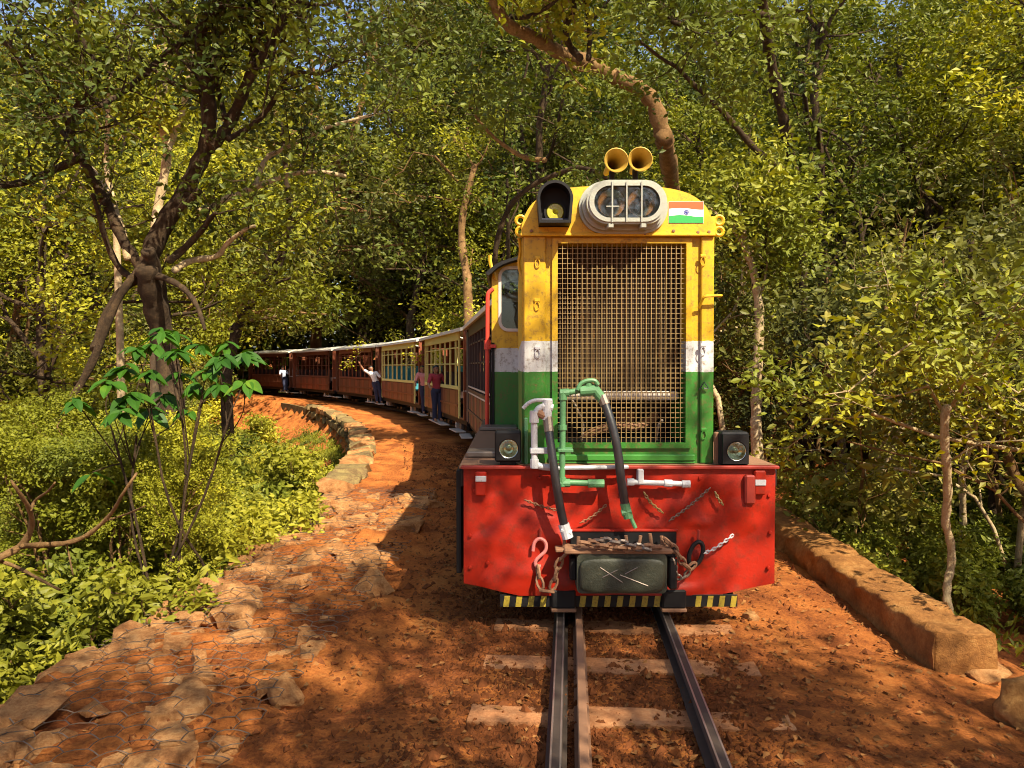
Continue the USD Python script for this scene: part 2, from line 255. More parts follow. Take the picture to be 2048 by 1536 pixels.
def height(x, y, d=None, rough=True):
    x, y = np.asarray(x, float), np.asarray(y, float)
    if d is None: d, _ = lateral(x, y)
    z = np.full(np.shape(x), GZ); a = -d
    z = z + np.where(a > 3.05, -np.interp(a, [3.05, 3.25, 4.2, 6, 9, 14, 40], [0, 0.55, 0.95, 1.7, 2.4, 2.6, 1.5]), 0)
    z = z + np.where(d > 0.9, np.interp(d, [0.9, 1.55, 2.1, 3.2, 5, 9, 16, 40], [0, -0.06, -0.16, -0.55, -0.8, -0.7, 0.2, 3.5]), 0)
    z = z + np.interp(d, [-2.95, -2.7, -1.7, -1.2, .45, .7, .95], [0, .045, .03, 0, 0, .022, .01])
    if rough:
        p = np.stack([x, y, 0 * x], -1); far = np.clip((np.abs(d) - 0.5) / 1.0, 0, 1); lump = np.interp(d, [-3, -2.6, -1.5, -1.1], [0, 1, 1, 0])
        z = z + lump * 0.20 * (meshkit.fbm(p * 3.1, 3, 15) - 0.5)
        z = z + (meshkit.fbm(p * 1.3, 3, 5) - 0.5) * 0.10 * far + (meshkit.fbm(p * 7.0, 3, 9) - 0.5) * 0.035
    return z

# ------------------------------------------------------------------ ground
def axis(parts): return np.unique(np.concatenate([np.arange(a, b, st) for a, b, st in parts]).round(4))
gx = axis([(-400, -60, 40), (-60, -16, 2.0), (-16, -4.2, 0.3), (-4.2, 3.2, 0.055), (3.2, 12, 0.3), (12, 60, 2.0), (60, 401, 40)])
gy = axis([(-300, -30, 30), (-30, 1.5, 1.0), (1.5, 11, 0.055), (11, 24, 0.15), (24, 60, 1.0), (60, 401, 30)])
X, Yg = np.meshgrid(gx, gy); Zg = height(X, Yg)
nx, ny = len(gx), len(gy); ii = (np.arange(ny - 1)[:, None] * nx + np.arange(nx - 1)[None]).ravel()
gf = np.vstack([np.stack([ii, ii + 1, ii + nx + 1], 1), np.stack([ii, ii + nx + 1, ii + nx], 1)])
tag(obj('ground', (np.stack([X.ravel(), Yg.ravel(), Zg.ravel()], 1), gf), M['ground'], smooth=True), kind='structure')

# ------------------------------------------------------------------ rails and sleepers
def rail_mesh(off, s0, s1, prof, step=0.5):
    s = np.arange(s0, s1 + 1e-6, step); c, h = track(s, off); prof = np.asarray(prof); n = len(prof); v = []
    for (x, y), t in zip(c, h): v.append(np.stack([x + prof[:, 0] * math.cos(t), y + prof[:, 0] * math.sin(t), prof[:, 1]], 1))
    v = np.vstack(v); j = np.arange(n); jn = (j + 1) % n; f = []
    for i in range(len(s) - 1):
        f += [np.stack([i * n + j, (i + 1) * n + jn, i * n + jn], 1), np.stack([i * n + j, (i + 1) * n + j, (i + 1) * n + jn], 1)]
    cap = trimesh.creation.triangulate_polygon(sg.Polygon(prof), engine='earcut')[1]
    return v, np.vstack(f + [cap, cap[:, ::-1] + (len(s) - 1) * n])
RAIL = [(-.045, -.10), (.045, -.10), (.045, -.088), (.012, -.078), (.009, -.035), (.026, -.026), (.027, -.006), (.021, 0), (-.021, 0), (-.027, -.006), (-.026, -.026), (-.009, -.035), (-.012, -.078), (-.045, -.088)]
for off, lab in ((-0.33, 'worn steel running rail on the left, close beside the rusty check rail'), (0.33, 'worn steel running rail on the right of the track')):
    t = thing('rail', lab, 'rail')
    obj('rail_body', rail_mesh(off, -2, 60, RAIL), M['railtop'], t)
    for e in (-.0195, .0195): obj('worn_edge', rail_mesh(off + e, -2, 60, [(-.0045, -.001), (.0045, -.001), (.0035, .0012), (-.0035, .0012)]), M['shine'], t)  # bright worn edges and dark head between imitate reflections in colour
tag(obj('check_rail', rail_mesh(-0.217, -2, 12, [(a * .8, b * 1.0 - .006) for a, b in RAIL]), M['rust']), 'rusty brown check rail laid inside the left running rail', 'rail')
rng = np.random.default_rng(3)
sleeper_tex = []
labels = {1: 'worn sleeper at the very bottom edge of the picture', 2: 'worn sleeper nearest the viewer, its left end dished and broken', 3: 'worn sleeper across the track, second from the viewer', 4: 'worn sleeper closest to the front of the engine'}
for k, s in enumerate(np.arange(2.34, 5.5, 0.655)):
    (x, y), h = track(s); b = trimesh.creation.box((1.50, 0.19, 0.12)).subdivide().subdivide().subdivide(); v = b.vertices.copy()
    v += (meshkit.fbm(v * 9 + k * 7, 3, k)[:, None] - 0.5) * np.array([0.03, 0.035, 0.030])
    v[:, 2] += 0.004 - 0.03 * np.clip(meshkit.noise(v * 4 + k * 3.3, 4) - 0.55, 0, 1)
    o = tag(usdkit.mesh(stage, '/World/' + numbered('sleeper', '/World'), (v @ rotm([0, 0, 1], h)[:3, :3].T + [x, y, -0.1605], b.faces), M['sleeper']), labels.get(k + 1, 'worn sleeper just under the front of the engine, in its shadow'), 'sleeper', 'sleepers of the narrow track')

# ------------------------------------------------------------------ gravel, litter
def scatter_islands(pos, size, rng, flat=0.9):
    base = trimesh.convex.convex_hull(np.vstack([np.eye(3), -np.eye(3)])); n = len(pos); nb = len(base.vertices); v = base.vertices[None] * (1 + 0.8 * (rng.random((n, nb, 1)) - 0.5)) + .25 * rng.normal(size=(n, nb, 3)); v = v * (size[:, None, None] * np.array([1, 1, flat]) * (0.7 + 0.6 * rng.random((n, 1, 3))))
    a = rng.random(n) * 6.28; R = np.zeros((n, 3, 3)); R[:, 0, 0] = R[:, 1, 1] = np.cos(a); R[:, 0, 1] = -np.sin(a); R[:, 1, 0] = np.sin(a); R[:, 2, 2] = 1
    v = np.einsum('nij,nkj->nki', R, v) + pos[:, None]; f = base.faces[None] + (np.arange(n) * nb)[:, None, None]
    return v.reshape(-1, 3), f.reshape(-1, 3)
def on_ground(n, s0, s1, off_fn, rng):
    s = s0 + (s1 - s0) * rng.random(n) ** 1.5; off = off_fn(n); xy, _ = track(s, off); return np.column_stack([xy, height(xy[:, 0], xy[:, 1])])
r1 = np.random.default_rng(11)
def gravel_off(n):
    g = np.where(r1.random(n) < 0.6, r1.choice([-0.85, -0.5, -0.42, -0.12, 0.15, 0.42], n) + r1.normal(0, 0.13, n), r1.normal(-0.3, 0.95, n)); return np.clip(g, -2.2, 1.7)
pos = on_ground(52000, 2.2, 17, gravel_off, r1); tag(obj('gravel', scatter_islands(pos, 0.007 + 0.014 * r1.random(len(pos)) ** 2.5 + (r1.random(len(pos)) < 0.03) * 0.016, r1), M['gravel']), 'loose red-brown gravel strewn along the track', 'gravel', kind='stuff')
def leaves_mesh(pos, axis_, nrm, L, Wd, fold=0.25, fine=False):
    """Folded four-cornered leaves: base, two sides, tip."""
    axis_ = axis_ / np.linalg.norm(axis_, axis=1, keepdims=True); side = np.cross(nrm, axis_); side /= np.maximum(np.linalg.norm(side, axis=1, keepdims=True), 1e-9); nn = np.cross(axis_, side)
    L, Wd = L[:, None], Wd[:, None]; mid = pos + axis_ * L * 0.45; lift = nn * Wd * fold
    if fine:                                                             # a curved, drooping leaf with a rounded outline
        q = lambda t, w, s: pos + axis_ * L * t + s * side * Wd * w + nn * Wd * fold * w - nn * L * .22 * t * t
        v = np.stack([pos, q(.28, .85, 1), q(.62, .8, 1), q(1, 0, 1), q(.62, .8, -1), q(.28, .85, -1), q(.30, 0, 1), q(.64, 0, 1)], 1).reshape(-1, 3); k = np.arange(len(pos))[:, None] * 8
        return v, np.vstack([k + f for f in ([0, 6, 1], [1, 6, 7], [1, 7, 2], [2, 7, 3], [0, 5, 6], [5, 4, 7], [5, 7, 6], [4, 3, 7])])
    v = np.stack([pos, mid + side * Wd + lift, pos + axis_ * L - nn * L * 0.12, mid - side * Wd + lift], 1).reshape(-1, 3); k = np.arange(len(pos))[:, None] * 4
    return v, np.vstack([k + [0, 2, 1], k + [0, 3, 2]])
r2 = np.random.default_rng(12)
pos = on_ground(5200, 2.2, 16, lambda n: np.clip(r2.normal(0.5, 1.6, n), -2.9, 3.2), r2) + [0, 0, 0.012]
an = r2.random(len(pos)) * 6.28; tag(obj('leaf_litter', leaves_mesh(pos, np.column_stack([np.cos(an), np.sin(an), 0.25 * r2.normal(size=len(an))]), np.array([0, 0, 1.0]) + 0.5 * r2.normal(size=(len(an), 3)), 0.022 + 0.035 * r2.random(len(an)), 0.007 + 0.011 * r2.random(len(an))), M['litter']), 'dry brown leaves and chips fallen on the red earth', 'leaf litter', kind='stuff')

# ------------------------------------------------------------------ walls and stones
def stone_mesh(rng, size, seed, sub=2):
    g = np.random.default_rng(seed); p = g.normal(size=(13, 3)); p /= np.linalg.norm(p, axis=1, keepdims=True); p = np.sign(p) * np.abs(p) ** 0.55
    h = trimesh.convex.convex_hull(p)
    for _ in range(sub): h = h.subdivide()
    v = h.vertices - h.bounds.mean(0); v = v / np.abs(v).max(0); v = v + (meshkit.fbm(v * 2.6 + (seed % 97), 4, seed % 991)[:, None] - .5) * v * .32
    return v * np.asarray(size) / 2, h.faces
gab = thing('gabion', 'low bank of reddish stones held down by hexagonal wire mesh, left foreground', 'stone bank')
r3 = np.random.default_rng(21); tops = []
def bank_stone(s, off, L, Wd, H, sink):
    (x, y), h = track(s, off); zz = float(height(np.array([x]), np.array([y]), rough=False)[0]) + sink
    v, f = stone_mesh(r3, (Wd, L, H), int(r3.integers(1e6))); v = v @ rotm([0, 0, 1], h + r3.normal() * 0.5)[:3, :3].T @ rotm([1, 0.3, 0], r3.normal() * 0.16)[:3, :3].T + [x, y, zz]
    obj('stone', (v, f), M['stone'], gab, smooth=32); tops.append((x, y, zz + H * .42, (L + Wd) / 4))
s = 1.75
while s < 10.6:
    L = 0.16 + 0.22 * r3.random(); bank_stone(s + L / 2, -2.93 + 0.05 * r3.normal(), L, 0.2 + 0.12 * r3.random(), 0.15 + 0.05 * r3.random(), -0.03); s += L * .96
for _ in range(225):
    s = 1.8 + 8.6 * r3.random() ** 1.25; off = -2.82 + 1.15 * r3.random() ** 1.3; g = 0.10 + 0.20 * r3.random() ** 2
    bank_stone(s, off, g * (1 + .5 * r3.random()), g * (.8 + .4 * r3.random()), g * .5 + .03, -0.02 + 0.014 * r3.normal())
tops = np.array(tops)
def cover(x, y):
    d = np.sqrt((x[:, None] - tops[None, :, 0]) ** 2 + (y[:, None] - tops[None, :, 1]) ** 2) / tops[None, :, 3]
    return np.maximum(np.where(d < 1.15, tops[None, :, 2] - 0.035 * np.clip(d, 0, 1.15) ** 2, -9).max(1), height(x, y, rough=False) + 0.02)
cell, mbw = 0.078, MB()
E = []
for a in range(int(9.0 / (cell * 1.5))):
    for b in range(int(1.42 / (cell * 1.732))):
        cs, co = 1.7 + a * cell * 1.5, -3.03 + (b + 0.5 * (a % 2)) * cell * 1.732
        for k in range(3):
            p, q = math.pi / 3 * k, math.pi / 3 * (k + 1); E.append((cs + cell * math.cos(p), co + cell * math.sin(p), cs + cell * math.cos(q), co + cell * math.sin(q)))
E = np.array(E); jit = lambda a, b: (meshkit.noise(np.stack([a * 9, b * 9, 0 * a], 1), 3) - 0.5) * 0.05
def drape(ss, oo):
    xy, _ = track(ss + jit(ss, oo), oo + jit(oo + 5, ss)); return np.column_stack([xy, np.maximum(cover(xy[:, 0], xy[:, 1]), GZ - 0.02) + 0.008])
A_, B_ = drape(E[:, 0], E[:, 1]), drape(E[:, 2], E[:, 3])
for a, b in zip(A_, B_): mbw.tube([a, (a + b) / 2 + [0, 0, 0.004], b], 0.0028, 3)
obj('wire_mesh', mbw, M['mesh_wire'], gab)
edge = thing('retaining_wall', 'mossy stone retaining wall curving away below the coaches', 'wall')
r4 = np.random.default_rng(22)
core = MB(); sp = np.arange(10.3, 40, 0.6)
pin, _ = track(sp, -2.98); pout, _ = track(sp, -3.12); n = len(sp); v = np.vstack([np.column_stack([pin, np.full(n, -1.7)]), np.column_stack([pout, np.full(n, -1.7)]), np.column_stack([pout, np.full(n, -0.10)]), np.column_stack([pin, np.full(n, -0.10)])]); f = []
for i in range(n - 1):
    for a in range(4):
        b = (a + 1) % 4; f += [[a * n + i, a * n + i + 1, b * n + i + 1], [a * n + i, b * n + i + 1, b * n + i]]
f += [[0, n, 2 * n], [0, 2 * n, 3 * n], [n - 1, 3 * n - 1, 2 * n - 1], [n - 1, 4 * n - 1, 3 * n - 1]]
obj('core', (v, np.array(f)), M['mossy'], edge)
for row in range(5):
    s = 10.3 + 0.3 * r4.random()
    while s < 34:
        L = (0.42 + 0.3 * r4.random()) * (1 + (s > 20) * 0.4); zc = -0.03 - row * 0.26
        (x, y), h = track(s + L / 2, -3.06 - 0.02 * row if row else -2.98)
        v, f = stone_mesh(r4, ((0.30 if row else 0.5) + 0.06 * r4.random(), L, 0.24 + 0.04 * r4.random() - (0.05 if row == 0 else 0)), int(r4.integers(1e6)), 2 if s < 20 else 1)
        obj('stone', (v @ rotm([0, 0, 1], h + 0.05 * r4.normal())[:3, :3].T + [x, y, zc], f), M['mossy'] if row or r4.random() < 0.7 else M['stone'], edge, smooth=32); s += L + 0.02
# parapet on the right: a low worn block wall
def wall_block(s0, s1, off, w, h0, h1, seed, seg=0.06):
    prof = [(-w / 2, -0.9), (w / 2, -0.9), (w / 2, -0.03), (w / 2 - 0.03, 0)] + [(w / 2 - 0.03 - (w - 0.06) * t, 0.0) for t in np.linspace(0.12, 0.88, 6)] + [(-w / 2 + 0.03, 0), (-w / 2, -0.03), (-w / 2 - 0.005, -0.12), (-w / 2 - 0.01, -0.3)]
    prof = np.array(prof); ss = np.arange(s0, s1 + 1e-6, seg); m, n = len(prof), len(ss); v = np.zeros((n, m, 3))
    for i, s in enumerate(ss):
        (x, y), h = track(s, off); zt = h0 + (h1 - h0) * (s - s0) / (s1 - s0); v[i, :, 0], v[i, :, 1], v[i, :, 2] = x + prof[:, 0] * math.cos(h), y + prof[:, 0] * math.sin(h), zt + prof[:, 1]
    v = v.reshape(-1, 3); v += (np.stack([meshkit.fbm(v * 5 + k * 17, 4, seed + k) for k in range(3)], 1) - 0.5) * [0.09, 0.06, 0.085]; f = []; j = np.arange(m); jn = (j + 1) % m
    for i in range(n - 1): f += [np.stack([i * m + j, i * m + jn, (i + 1) * m + jn], 1), np.stack([i * m + j, (i + 1) * m + jn, (i + 1) * m + j], 1)]
    cap = trimesh.creation.triangulate_polygon(sg.Polygon(prof), engine='earcut')[1]; return v, np.vstack(f + [cap[:, ::-1], cap + (n - 1) * m])
def straight_wall(p0, p1, w, zt0, zt1, seed, depth=0.9):
    """Low wall between two points (centre line of its top)."""
    p0, p1 = np.asarray(p0, float), np.asarray(p1, float); L = np.linalg.norm(p1 - p0); d = (p1 - p0) / L; nrm = np.array([d[1], -d[0]]); n = int(L / 0.05)
    prof = [(-w / 2 - 0.03, -depth), (w / 2 + 0.02, -depth), (w / 2, -0.05), (w / 2 - 0.025, 0)] + [(w / 2 - 0.025 - (w - 0.05) * t, 0.0) for t in np.linspace(0.12, 0.88, 7)] + [(-w / 2 + 0.02, 0), (-w / 2, -0.025)] + [(-w / 2 - 0.004 * k, -0.05 * k) for k in range(1, 7)]
    prof = np.array(prof); m = len(prof); t = np.linspace(0, 1, n); c = p0 + (p1 - p0) * t[:, None]
    v = np.zeros((n, m, 3)); v[:, :, :2] = c[:, None] + prof[None, :, :1] * nrm; v[:, :, 2] = (zt0 + (zt1 - zt0) * t)[:, None] + prof[:, 1]; v = v.reshape(-1, 3)
    v += (np.stack([meshkit.fbm(v * [6, 6, 9] + k * 17, 4, seed + k) for k in range(3)], 1) - 0.5) * [0.10, 0.07, 0.075]; v += (np.stack([meshkit.fbm(v * 24 + k * 11, 2, seed + 9 + k) for k in range(3)], 1) - 0.5) * [0.03, 0.03, 0.035]; f = []; j = np.arange(m); jn = (j + 1) % m
    for i in range(n - 1): f += [np.stack([i * m + j, i * m + jn, (i + 1) * m + jn], 1), np.stack([i * m + j, (i + 1) * m + jn, (i + 1) * m + j], 1)]
    cap = trimesh.creation.triangulate_polygon(sg.Polygon(prof), engine='earcut')[1]; return v, np.vstack(f + [cap[:, ::-1], cap + (n - 1) * m])
tag(obj('parapet_wall', straight_wall((2.28, 4.72), (2.12, 10.5), 0.36, 0.015, 0.015, 40), M['wall'], smooth=50), 'long low earthen parapet wall along the right of the track, sun on its top', 'wall')
tag(obj('boulder', (lambda m: (m[0] @ rotm([0, 0, 1], 0.5)[:3, :3].T + [2.52, 4.12, -0.16], m[1]))(stone_mesh(r4, (0.62, 0.5, 0.32), 77, 3)), M['wall'], smooth=True), 'flat sunlit block of stone at the right edge, before the parapet end', 'stone')
for k, (px, py, sz, lab) in enumerate([(1960, 1335, 0.26, 'shaded rubble stone under the near end of the parapet wall'), (1690, 1180, 0.16, 'reddish stone lying against the foot of the parapet wall'), (1500, 1262, 0.10, 'small flat pale stone near the right end of the hazard strip')]):
    r = ray(px, py); t = (-0.2 - EYE[2]) / r[2]; p = EYE + r * t
    v, f = stone_mesh(r4, (sz, sz * 1.2, sz * 0.6), 300 + k, 2); tag(obj('stone', (v + [p[0], p[1], float(height(p[0:1], p[1:2])[0]) + sz * 0.12], f), M['stone'], smooth=True), lab, 'stone')

# ------------------------------------------------------------------ the locomotive (local axes: x right, y towards the rear, z up; origin below the front plate)
LX, LY, LA = 0.308, 4.98, math.radians(4.2)
loco = thing('locomotive', 'narrow gauge diesel engine painted yellow, white and green with a red front plate', 'locomotive', (LX, LY, 0), LA)
RL = rotm([0, 0, 1], LA)[:3, :3]
def lp(px, py, Y):
    """Engine-local point on the local plane y = Y seen at this pixel of the photograph."""
    o = RL.T @ (EYE - [LX, LY, 0]); r = RL.T @ ray(px, py); return o + r * ((Y - o[1]) / r[1])
def LB(name, mb, mat, par=None, smooth=False, label=None): return obj(name, mb, M[mat] if isinstance(mat, str) else mat, par or loco, label, smooth)
# front plate, dented
px_, pz_ = np.linspace(-0.97, 0.97, 130), np.linspace(0.12, 0.915, 54); PX, PZ = np.meshgrid(px_, pz_)
low = 0.125 + 0.075 * np.clip((np.abs(PX) - 0.62) / 0.35, 0, 1); PZ = low + (PZ - 0.12) / (0.915 - 0.12) * (0.915 - low)
q = np.stack([PX * 2.1, 0 * PX, PZ * 2.6], -1); dent = (meshkit.fbm(q + 3, 3, 8) - 0.5) * 0.12 + (meshkit.noise(q * 2.6 + 9, 4) - 0.5) * 0.022
dent -= 0.05 * np.exp(-(((PX - 0.68) / 0.16) ** 2 + ((PZ - 0.36) / 0.12) ** 2)); rd = np.random.default_rng(15)
for _ in range(26): dent += rd.choice([-1, 1]) * (.008 + .014 * rd.random()) * np.exp(-(((PX - rd.uniform(-.9, .9)) / rd.uniform(.04, .16)) ** 2 + ((PZ - rd.uniform(.15, .75)) / rd.uniform(.04, .12)) ** 2))
dent = np.minimum(dent, .008); dent *= np.clip((0.97 - np.abs(PX)) / 0.1, 0.15, 1) * np.clip((0.92 - PZ) / 0.15, 0.1, 1)
nxp, nzp = PX.shape[1], PX.shape[0]; ii = (np.arange(nzp - 1)[:, None] * nxp + np.arange(nxp - 1)[None]).ravel(); ff = np.vstack([np.stack([ii, ii + 1, ii + nxp + 1], 1), np.stack([ii, ii + nxp + 1, ii + nxp], 1)])
vf = np.stack([PX, dent, PZ], -1).reshape(-1, 3); vb = vf + [0, 0.014, 0]; nv = len(vf)
rim = np.concatenate([np.arange(nxp), np.arange(1, nzp) * nxp + nxp - 1, np.arange(nxp - 2, -1, -1) + (nzp - 1) * nxp, np.arange(nzp - 2, 0, -1) * nxp]); rn = np.roll(rim, -1)
plate = LB('front_plate', (np.vstack([vf, vb]), np.vstack([ff, ff[:, ::-1] + nv, np.stack([rim, rim + nv, rn + nv], 1), np.stack([rim, rn + nv, rn], 1)])), 'red', smooth=50)
m = MB().box([-0.985, -0.035, 0.918], [0.985, 0.02, 0.938], 0.004); LB('plate_lip', m, 'darkred', plate)
for px, py in ((962, 967), (1519, 965)):
    c = lp(px, py, -0.02); m = MB().box(c + [-.035, -.02, -.075], c + [.035, .02, .075], .008); b = LB('bracket', m, 'red', plate)
    LB('reflector', MB().box(c + [-.033, -.026, -.015 + .03 * (px < 1000)], c + [.033, -.0205, .02 + .03 * (px < 1000)], .002), 'white', b)
c = lp(1500, 978, -0.01); LB('bracket', MB().box(c + [-.04, -.04, -.09], c + [.025, .012, .09], .01), 'darkred', plate)
for x, z in ((-.9, .78), (-.93, .5), (-.93, .3), (.93, .75), (.94, .52), (.93, .3), (-.5, .86), (.5, .86), (-.82, .33)):
    m = MB(); m.add(lathe([(0, .001), (0.0, .013), (.012, .010), (.013, .001)], [x, -0.004, z], [x, -1, z], 8)); LB('rivet', m, 'red', plate)
# frame, deck, hazard strip, running gear
m = MB().box([-0.99, 0.022, 0.80], [0.99, 0.40, 0.912], .008).box([-1.0, 0.30, 0.70], [-0.9, 4.5, 0.905], .006).box([0.9, 0.30, 0.70], [1.0, 4.5, 0.905], .006).box([-0.9, 0.05, 0.35], [0.9, 0.12, 0.80], .006).box([-1.02, 0.05, 0.25], [-0.985, 0.6, 0.9], .005)
LB('underframe', m, 'black')
LB('deck', MB().box([-1.0, 0.025, 0.9135], [1.0, 4.55, 0.932], .003), 'rust')
haz = LB('guard_strip', MB().box([-0.745, 0.0, 0.052], [0.74, 0.012, 0.128], .002), 'black')
for a, b, n in ((1000, 1098, 4), (1152, 1326, 7), (1384, 1478, 4)):
    for k in range(n):
        x0 = a + (b - a) * (k + 0.25) / n; x1 = x0 + (b - a) / n * 0.46; p = [lp(x0, 1214, -0.003), lp(x1, 1214, -0.003), lp(x1 + 3, 1192, -0.003), lp(x0 + 3, 1192, -0.003)]
        po = sg.Polygon([(q[0], q[2]) for q in p]); LB('stripe', MB().prism(po, -0.003, -0.0005), 'hazard_yellow', haz)
for px in (1127, 1347):
    c = lp(px, 1205, 0); g = LB('rail_guard', MB().box(c + [-.075, -.03, -.03], c + [.075, .05, .085], .01), 'black'); LB('shoe', MB().box(c + [-.078, -.035, -.052], c + [.078, .05, -.031], .006), 'rust', g)
LB('strip_hanger', MB().box([-0.72, 0.030, 0.06], [-0.66, 0.055, 0.5], .003).box([0.66, 0.030, 0.06], [0.72, 0.055, 0.5], .003), 'black', haz)
for y in (0.95, 1.75, 2.9, 3.7):
    m = MB().cyl([-0.5, y, 0.30], [0.5, y, 0.30], 0.045, 10); ax = LB('axle', m, 'grease')
    for sx in (-1, 1):
        m = MB(); m.add(lathe([(0, .001), (0, .315), (.025, .315), (.025, .30), (.09, .295), (.09, .25), (.07, .24), (.07, .10), (.1, .09), (.1, .001)], [sx * 0.265, y, 0.302], [sx * 1.0, y, 0.302], 28)); LB('wheel', m, 'steel', ax)
LB('bogie_frame', MB().box([-0.62, 0.55, 0.22], [-0.5, 4.3, 0.55], .01).box([0.5, 0.55, 0.22], [0.62, 4.3, 0.55], .01).box([-0.8, 1.1, 0.3], [0.8, 1.5, 0.7], .02).box([-0.8, 2.1, 0.25], [0.8, 2.6, 0.7], .02), 'black')
# hood: front frame with its grille opening, the body behind
YH = 0.15
hw, top = 0.606, 2.685
def hood_outline(d=0.0, zb=0.932):
    w = hw + d; p = [(-w, zb), (w, zb), (w, 2.38)]
    arc = [(w, 2.38), (w - .012, 2.47), (w - .06, 2.57), (w - .16, 2.64), (w - .30, 2.675), (0.15, top)]; arc = [tuple(t) for t in chaikin(arc, 2)]
    p += [(x, z + d) for x, z in arc[1:]]; p += [(-x, z + d) for x, z in arc[::-1]]; return sg.Polygon(p).buffer(0)
oL, oR, oT, oB = lp(1115, 487, YH)[0], lp(1372, 487, YH)[0], lp(1200, 487, YH)[2], lp(1200, 885, YH)[2]
out = hood_outline(); opening = sg.box(oL, oB, oR, oT)
m = MB().prism(out.difference(opening), YH, YH + 0.5).prism(out, YH + 0.5, 3.25); hood = LB('hood', m, 'tricolour', smooth=35)
# raised pieces of the front: pillars, headband, inner frame
zt, zb = lp(1200, 470, YH)[2], 0.934
pl0, pl1, pr0, pr1 = lp(1046, 600, YH)[0], lp(1091, 600, YH)[0], lp(1399, 600, YH)[0], lp(1426, 600, YH)[0]
for a, b in ((pl0, pl1), (pr0, pr1)): LB('pillar', MB().box([a + .004, YH - .028, zb], [b, YH + .001, zt - .012], .008), 'tricolour', hood)
fr = sg.box(oL - .035, oB - .035, oR + .035, oT + .030).difference(sg.box(oL + .001, oB + .001, oR - .001, oT - .001)); LB('grille_frame', MB().prism(fr, YH - .020, YH + .02), 'tricolour', hood)
band = hood_outline(0.008).intersection(sg.box(-1, zt, 1, 3)); LB('headband', MB().prism(band, YH - .040, YH + .12), 'yellow', hood, smooth=35)
LB('band_edge', MB().box([-hw - .010, YH - .052, zt - .014], [hw + .010, YH - .01, zt + .006], .004), 'yellow', hood)
LB('sill_step', MB().box([oL - .05, YH - .034, oB - .115], [oR + .06, YH, oB - .075], .006).box([oL - .05, YH - .026, .935], [oR + .06, YH, oB - .12], .006), 'green', hood)
# grille wires, radiator, cavity contents
m = MB(); nxw, nzw = 26, 40
for i in range(1, nxw): x = oL + (oR - oL) * i / nxw; m.box([x - .0021, YH - .006, oB], [x + .0021, YH + .001, oT], 0)
for i in range(1, nzw): z = oB + (oT - oB) * i / nzw; m.box([oL, YH + .0015, z - .0021], [oR, YH + .008, z + .0021], 0)
grille = LB('grille', m, 'wire')
zr = lp(1240, 800, YH + .13)[2]; zr1 = lp(1240, 782, YH + .13)[2]
m = MB().box([oL - .02, YH + .16, zr1], [oR + .02, YH + .22, oT + .03], 0)
for i in range(48): x = oL + (oR - oL) * (i + .5) / 48; m.box([x - .004, YH + .13, zr1], [x + .004, YH + .17, oT + .03], 0)
rad = LB('radiator', m, 'radiator'); LB('radiator_tank', MB().box([oL + .02, YH + .10, zr], [oR - .02, YH + .2, zr1], .012), 'lightgrey', rad)
m = MB(); m.tube(chaikin([lp(1165, 880, YH + .3), lp(1180, 865, YH + .25), lp(1230, 850, YH + .2), lp(1280, 855, YH + .25), lp(1312, 830, YH + .3)]), 0.03, 8).box(lp(1250, 835, YH + .3) - [.06, .03, .05], lp(1250, 835, YH + .3) + [.06, .03, .05], .02); LB('engine_pipe', m, 'rust', rad); LB('cavity_back', MB().box([oL - .01, YH + .46, oB - .01], [oR + .01, YH + .49, oT + .01], 0).box([oL - .001, YH + .03, oB - .01], [oR + .001, YH + .46, oB + .004], 0), 'black', hood)  # black back and floor added to put shade into the opening
m = MB(); m.tube(chaikin([lp(1143, 795, YH + .12), lp(1160, 830, YH + .1), lp(1168, 850, YH + .15), lp(1163, 880, YH + .12)]), 0.008, 6); LB('hose_clip', m, 'steel', rad); LB('hose_clip', MB().tube(chaikin([lp(1312, 880, YH + .12), lp(1316, 850, YH + .1), lp(1325, 840, YH + .12)]), .009, 6), 'steel', rad)
# latches and hinges on the pillars
for px, py, mt in ((1075, 527, 'yellow'), (1074, 612, 'yellow'), (1075, 707, 'white'), (1406, 523, 'yellow'), (1406, 702, 'white'), (1407, 870, 'green')):
    c = lp(px, py, YH - .03); m = MB(); th = np.linspace(0, 2 * math.pi, 14)[:-1]; ring = c + np.stack([.015 * np.cos(th), -.006 + 0 * th, .026 * np.sin(th)], 1)
    m.tube(np.vstack([ring, ring[:1]]), .0035, 5).box(c + [-.018, -.012, .026], c + [.018, .002, .046], .003); LB('latch', m, mt if py > 700 and px > 1400 or py > 700 else 'yellow', hood)
c = lp(1404, 600, YH - .03); d = lp(1440, 592, YH - .03); m = MB().tube(rounded_path([c + [-.02, 0, -.05], c + [0, -.05, .02], d + [0, -.05, 0], d + [0, .03, 0]], .02), .009, 6); LB('grab_rail', m, 'yellow', hood)
c = lp(1400, 745, YH - .03); m = MB().tube([c + [-.005, 0, -.11], c + [.02, -.03, -.06], c + [.05, -.02, -.10], c + [.02, -.02, -.10]], .005, 5); LB('wire_clip', m, 'navy', hood)
for px, py in ((1041, 452), (1438, 452)):
    sx = -1 if px < 1200 else 1; c = lp(px, py, YH + .02); m = MB(); th = np.linspace(0, 2 * math.pi, 15)
    for dz, r in ((.035, .028), (-.035, .026)): m.tube(c + np.stack([r * np.cos(th), 0 * th, dz + r * np.sin(th)], 1), .012, 6)
    m.box(c + [-sx * .055, -.012, -.06], c + [-sx * .02, .03, .06], .006); LB('lifting_lug', m, 'yellow', hood)
m = MB(); m.tube(chaikin([lp(1038, 475, YH + .1), lp(1042, 500, YH + .12), lp(1036, 530, YH + .14), lp(1046, 560, YH + .12)]), .012, 6); LB('side_cable', m, 'yellow', hood)
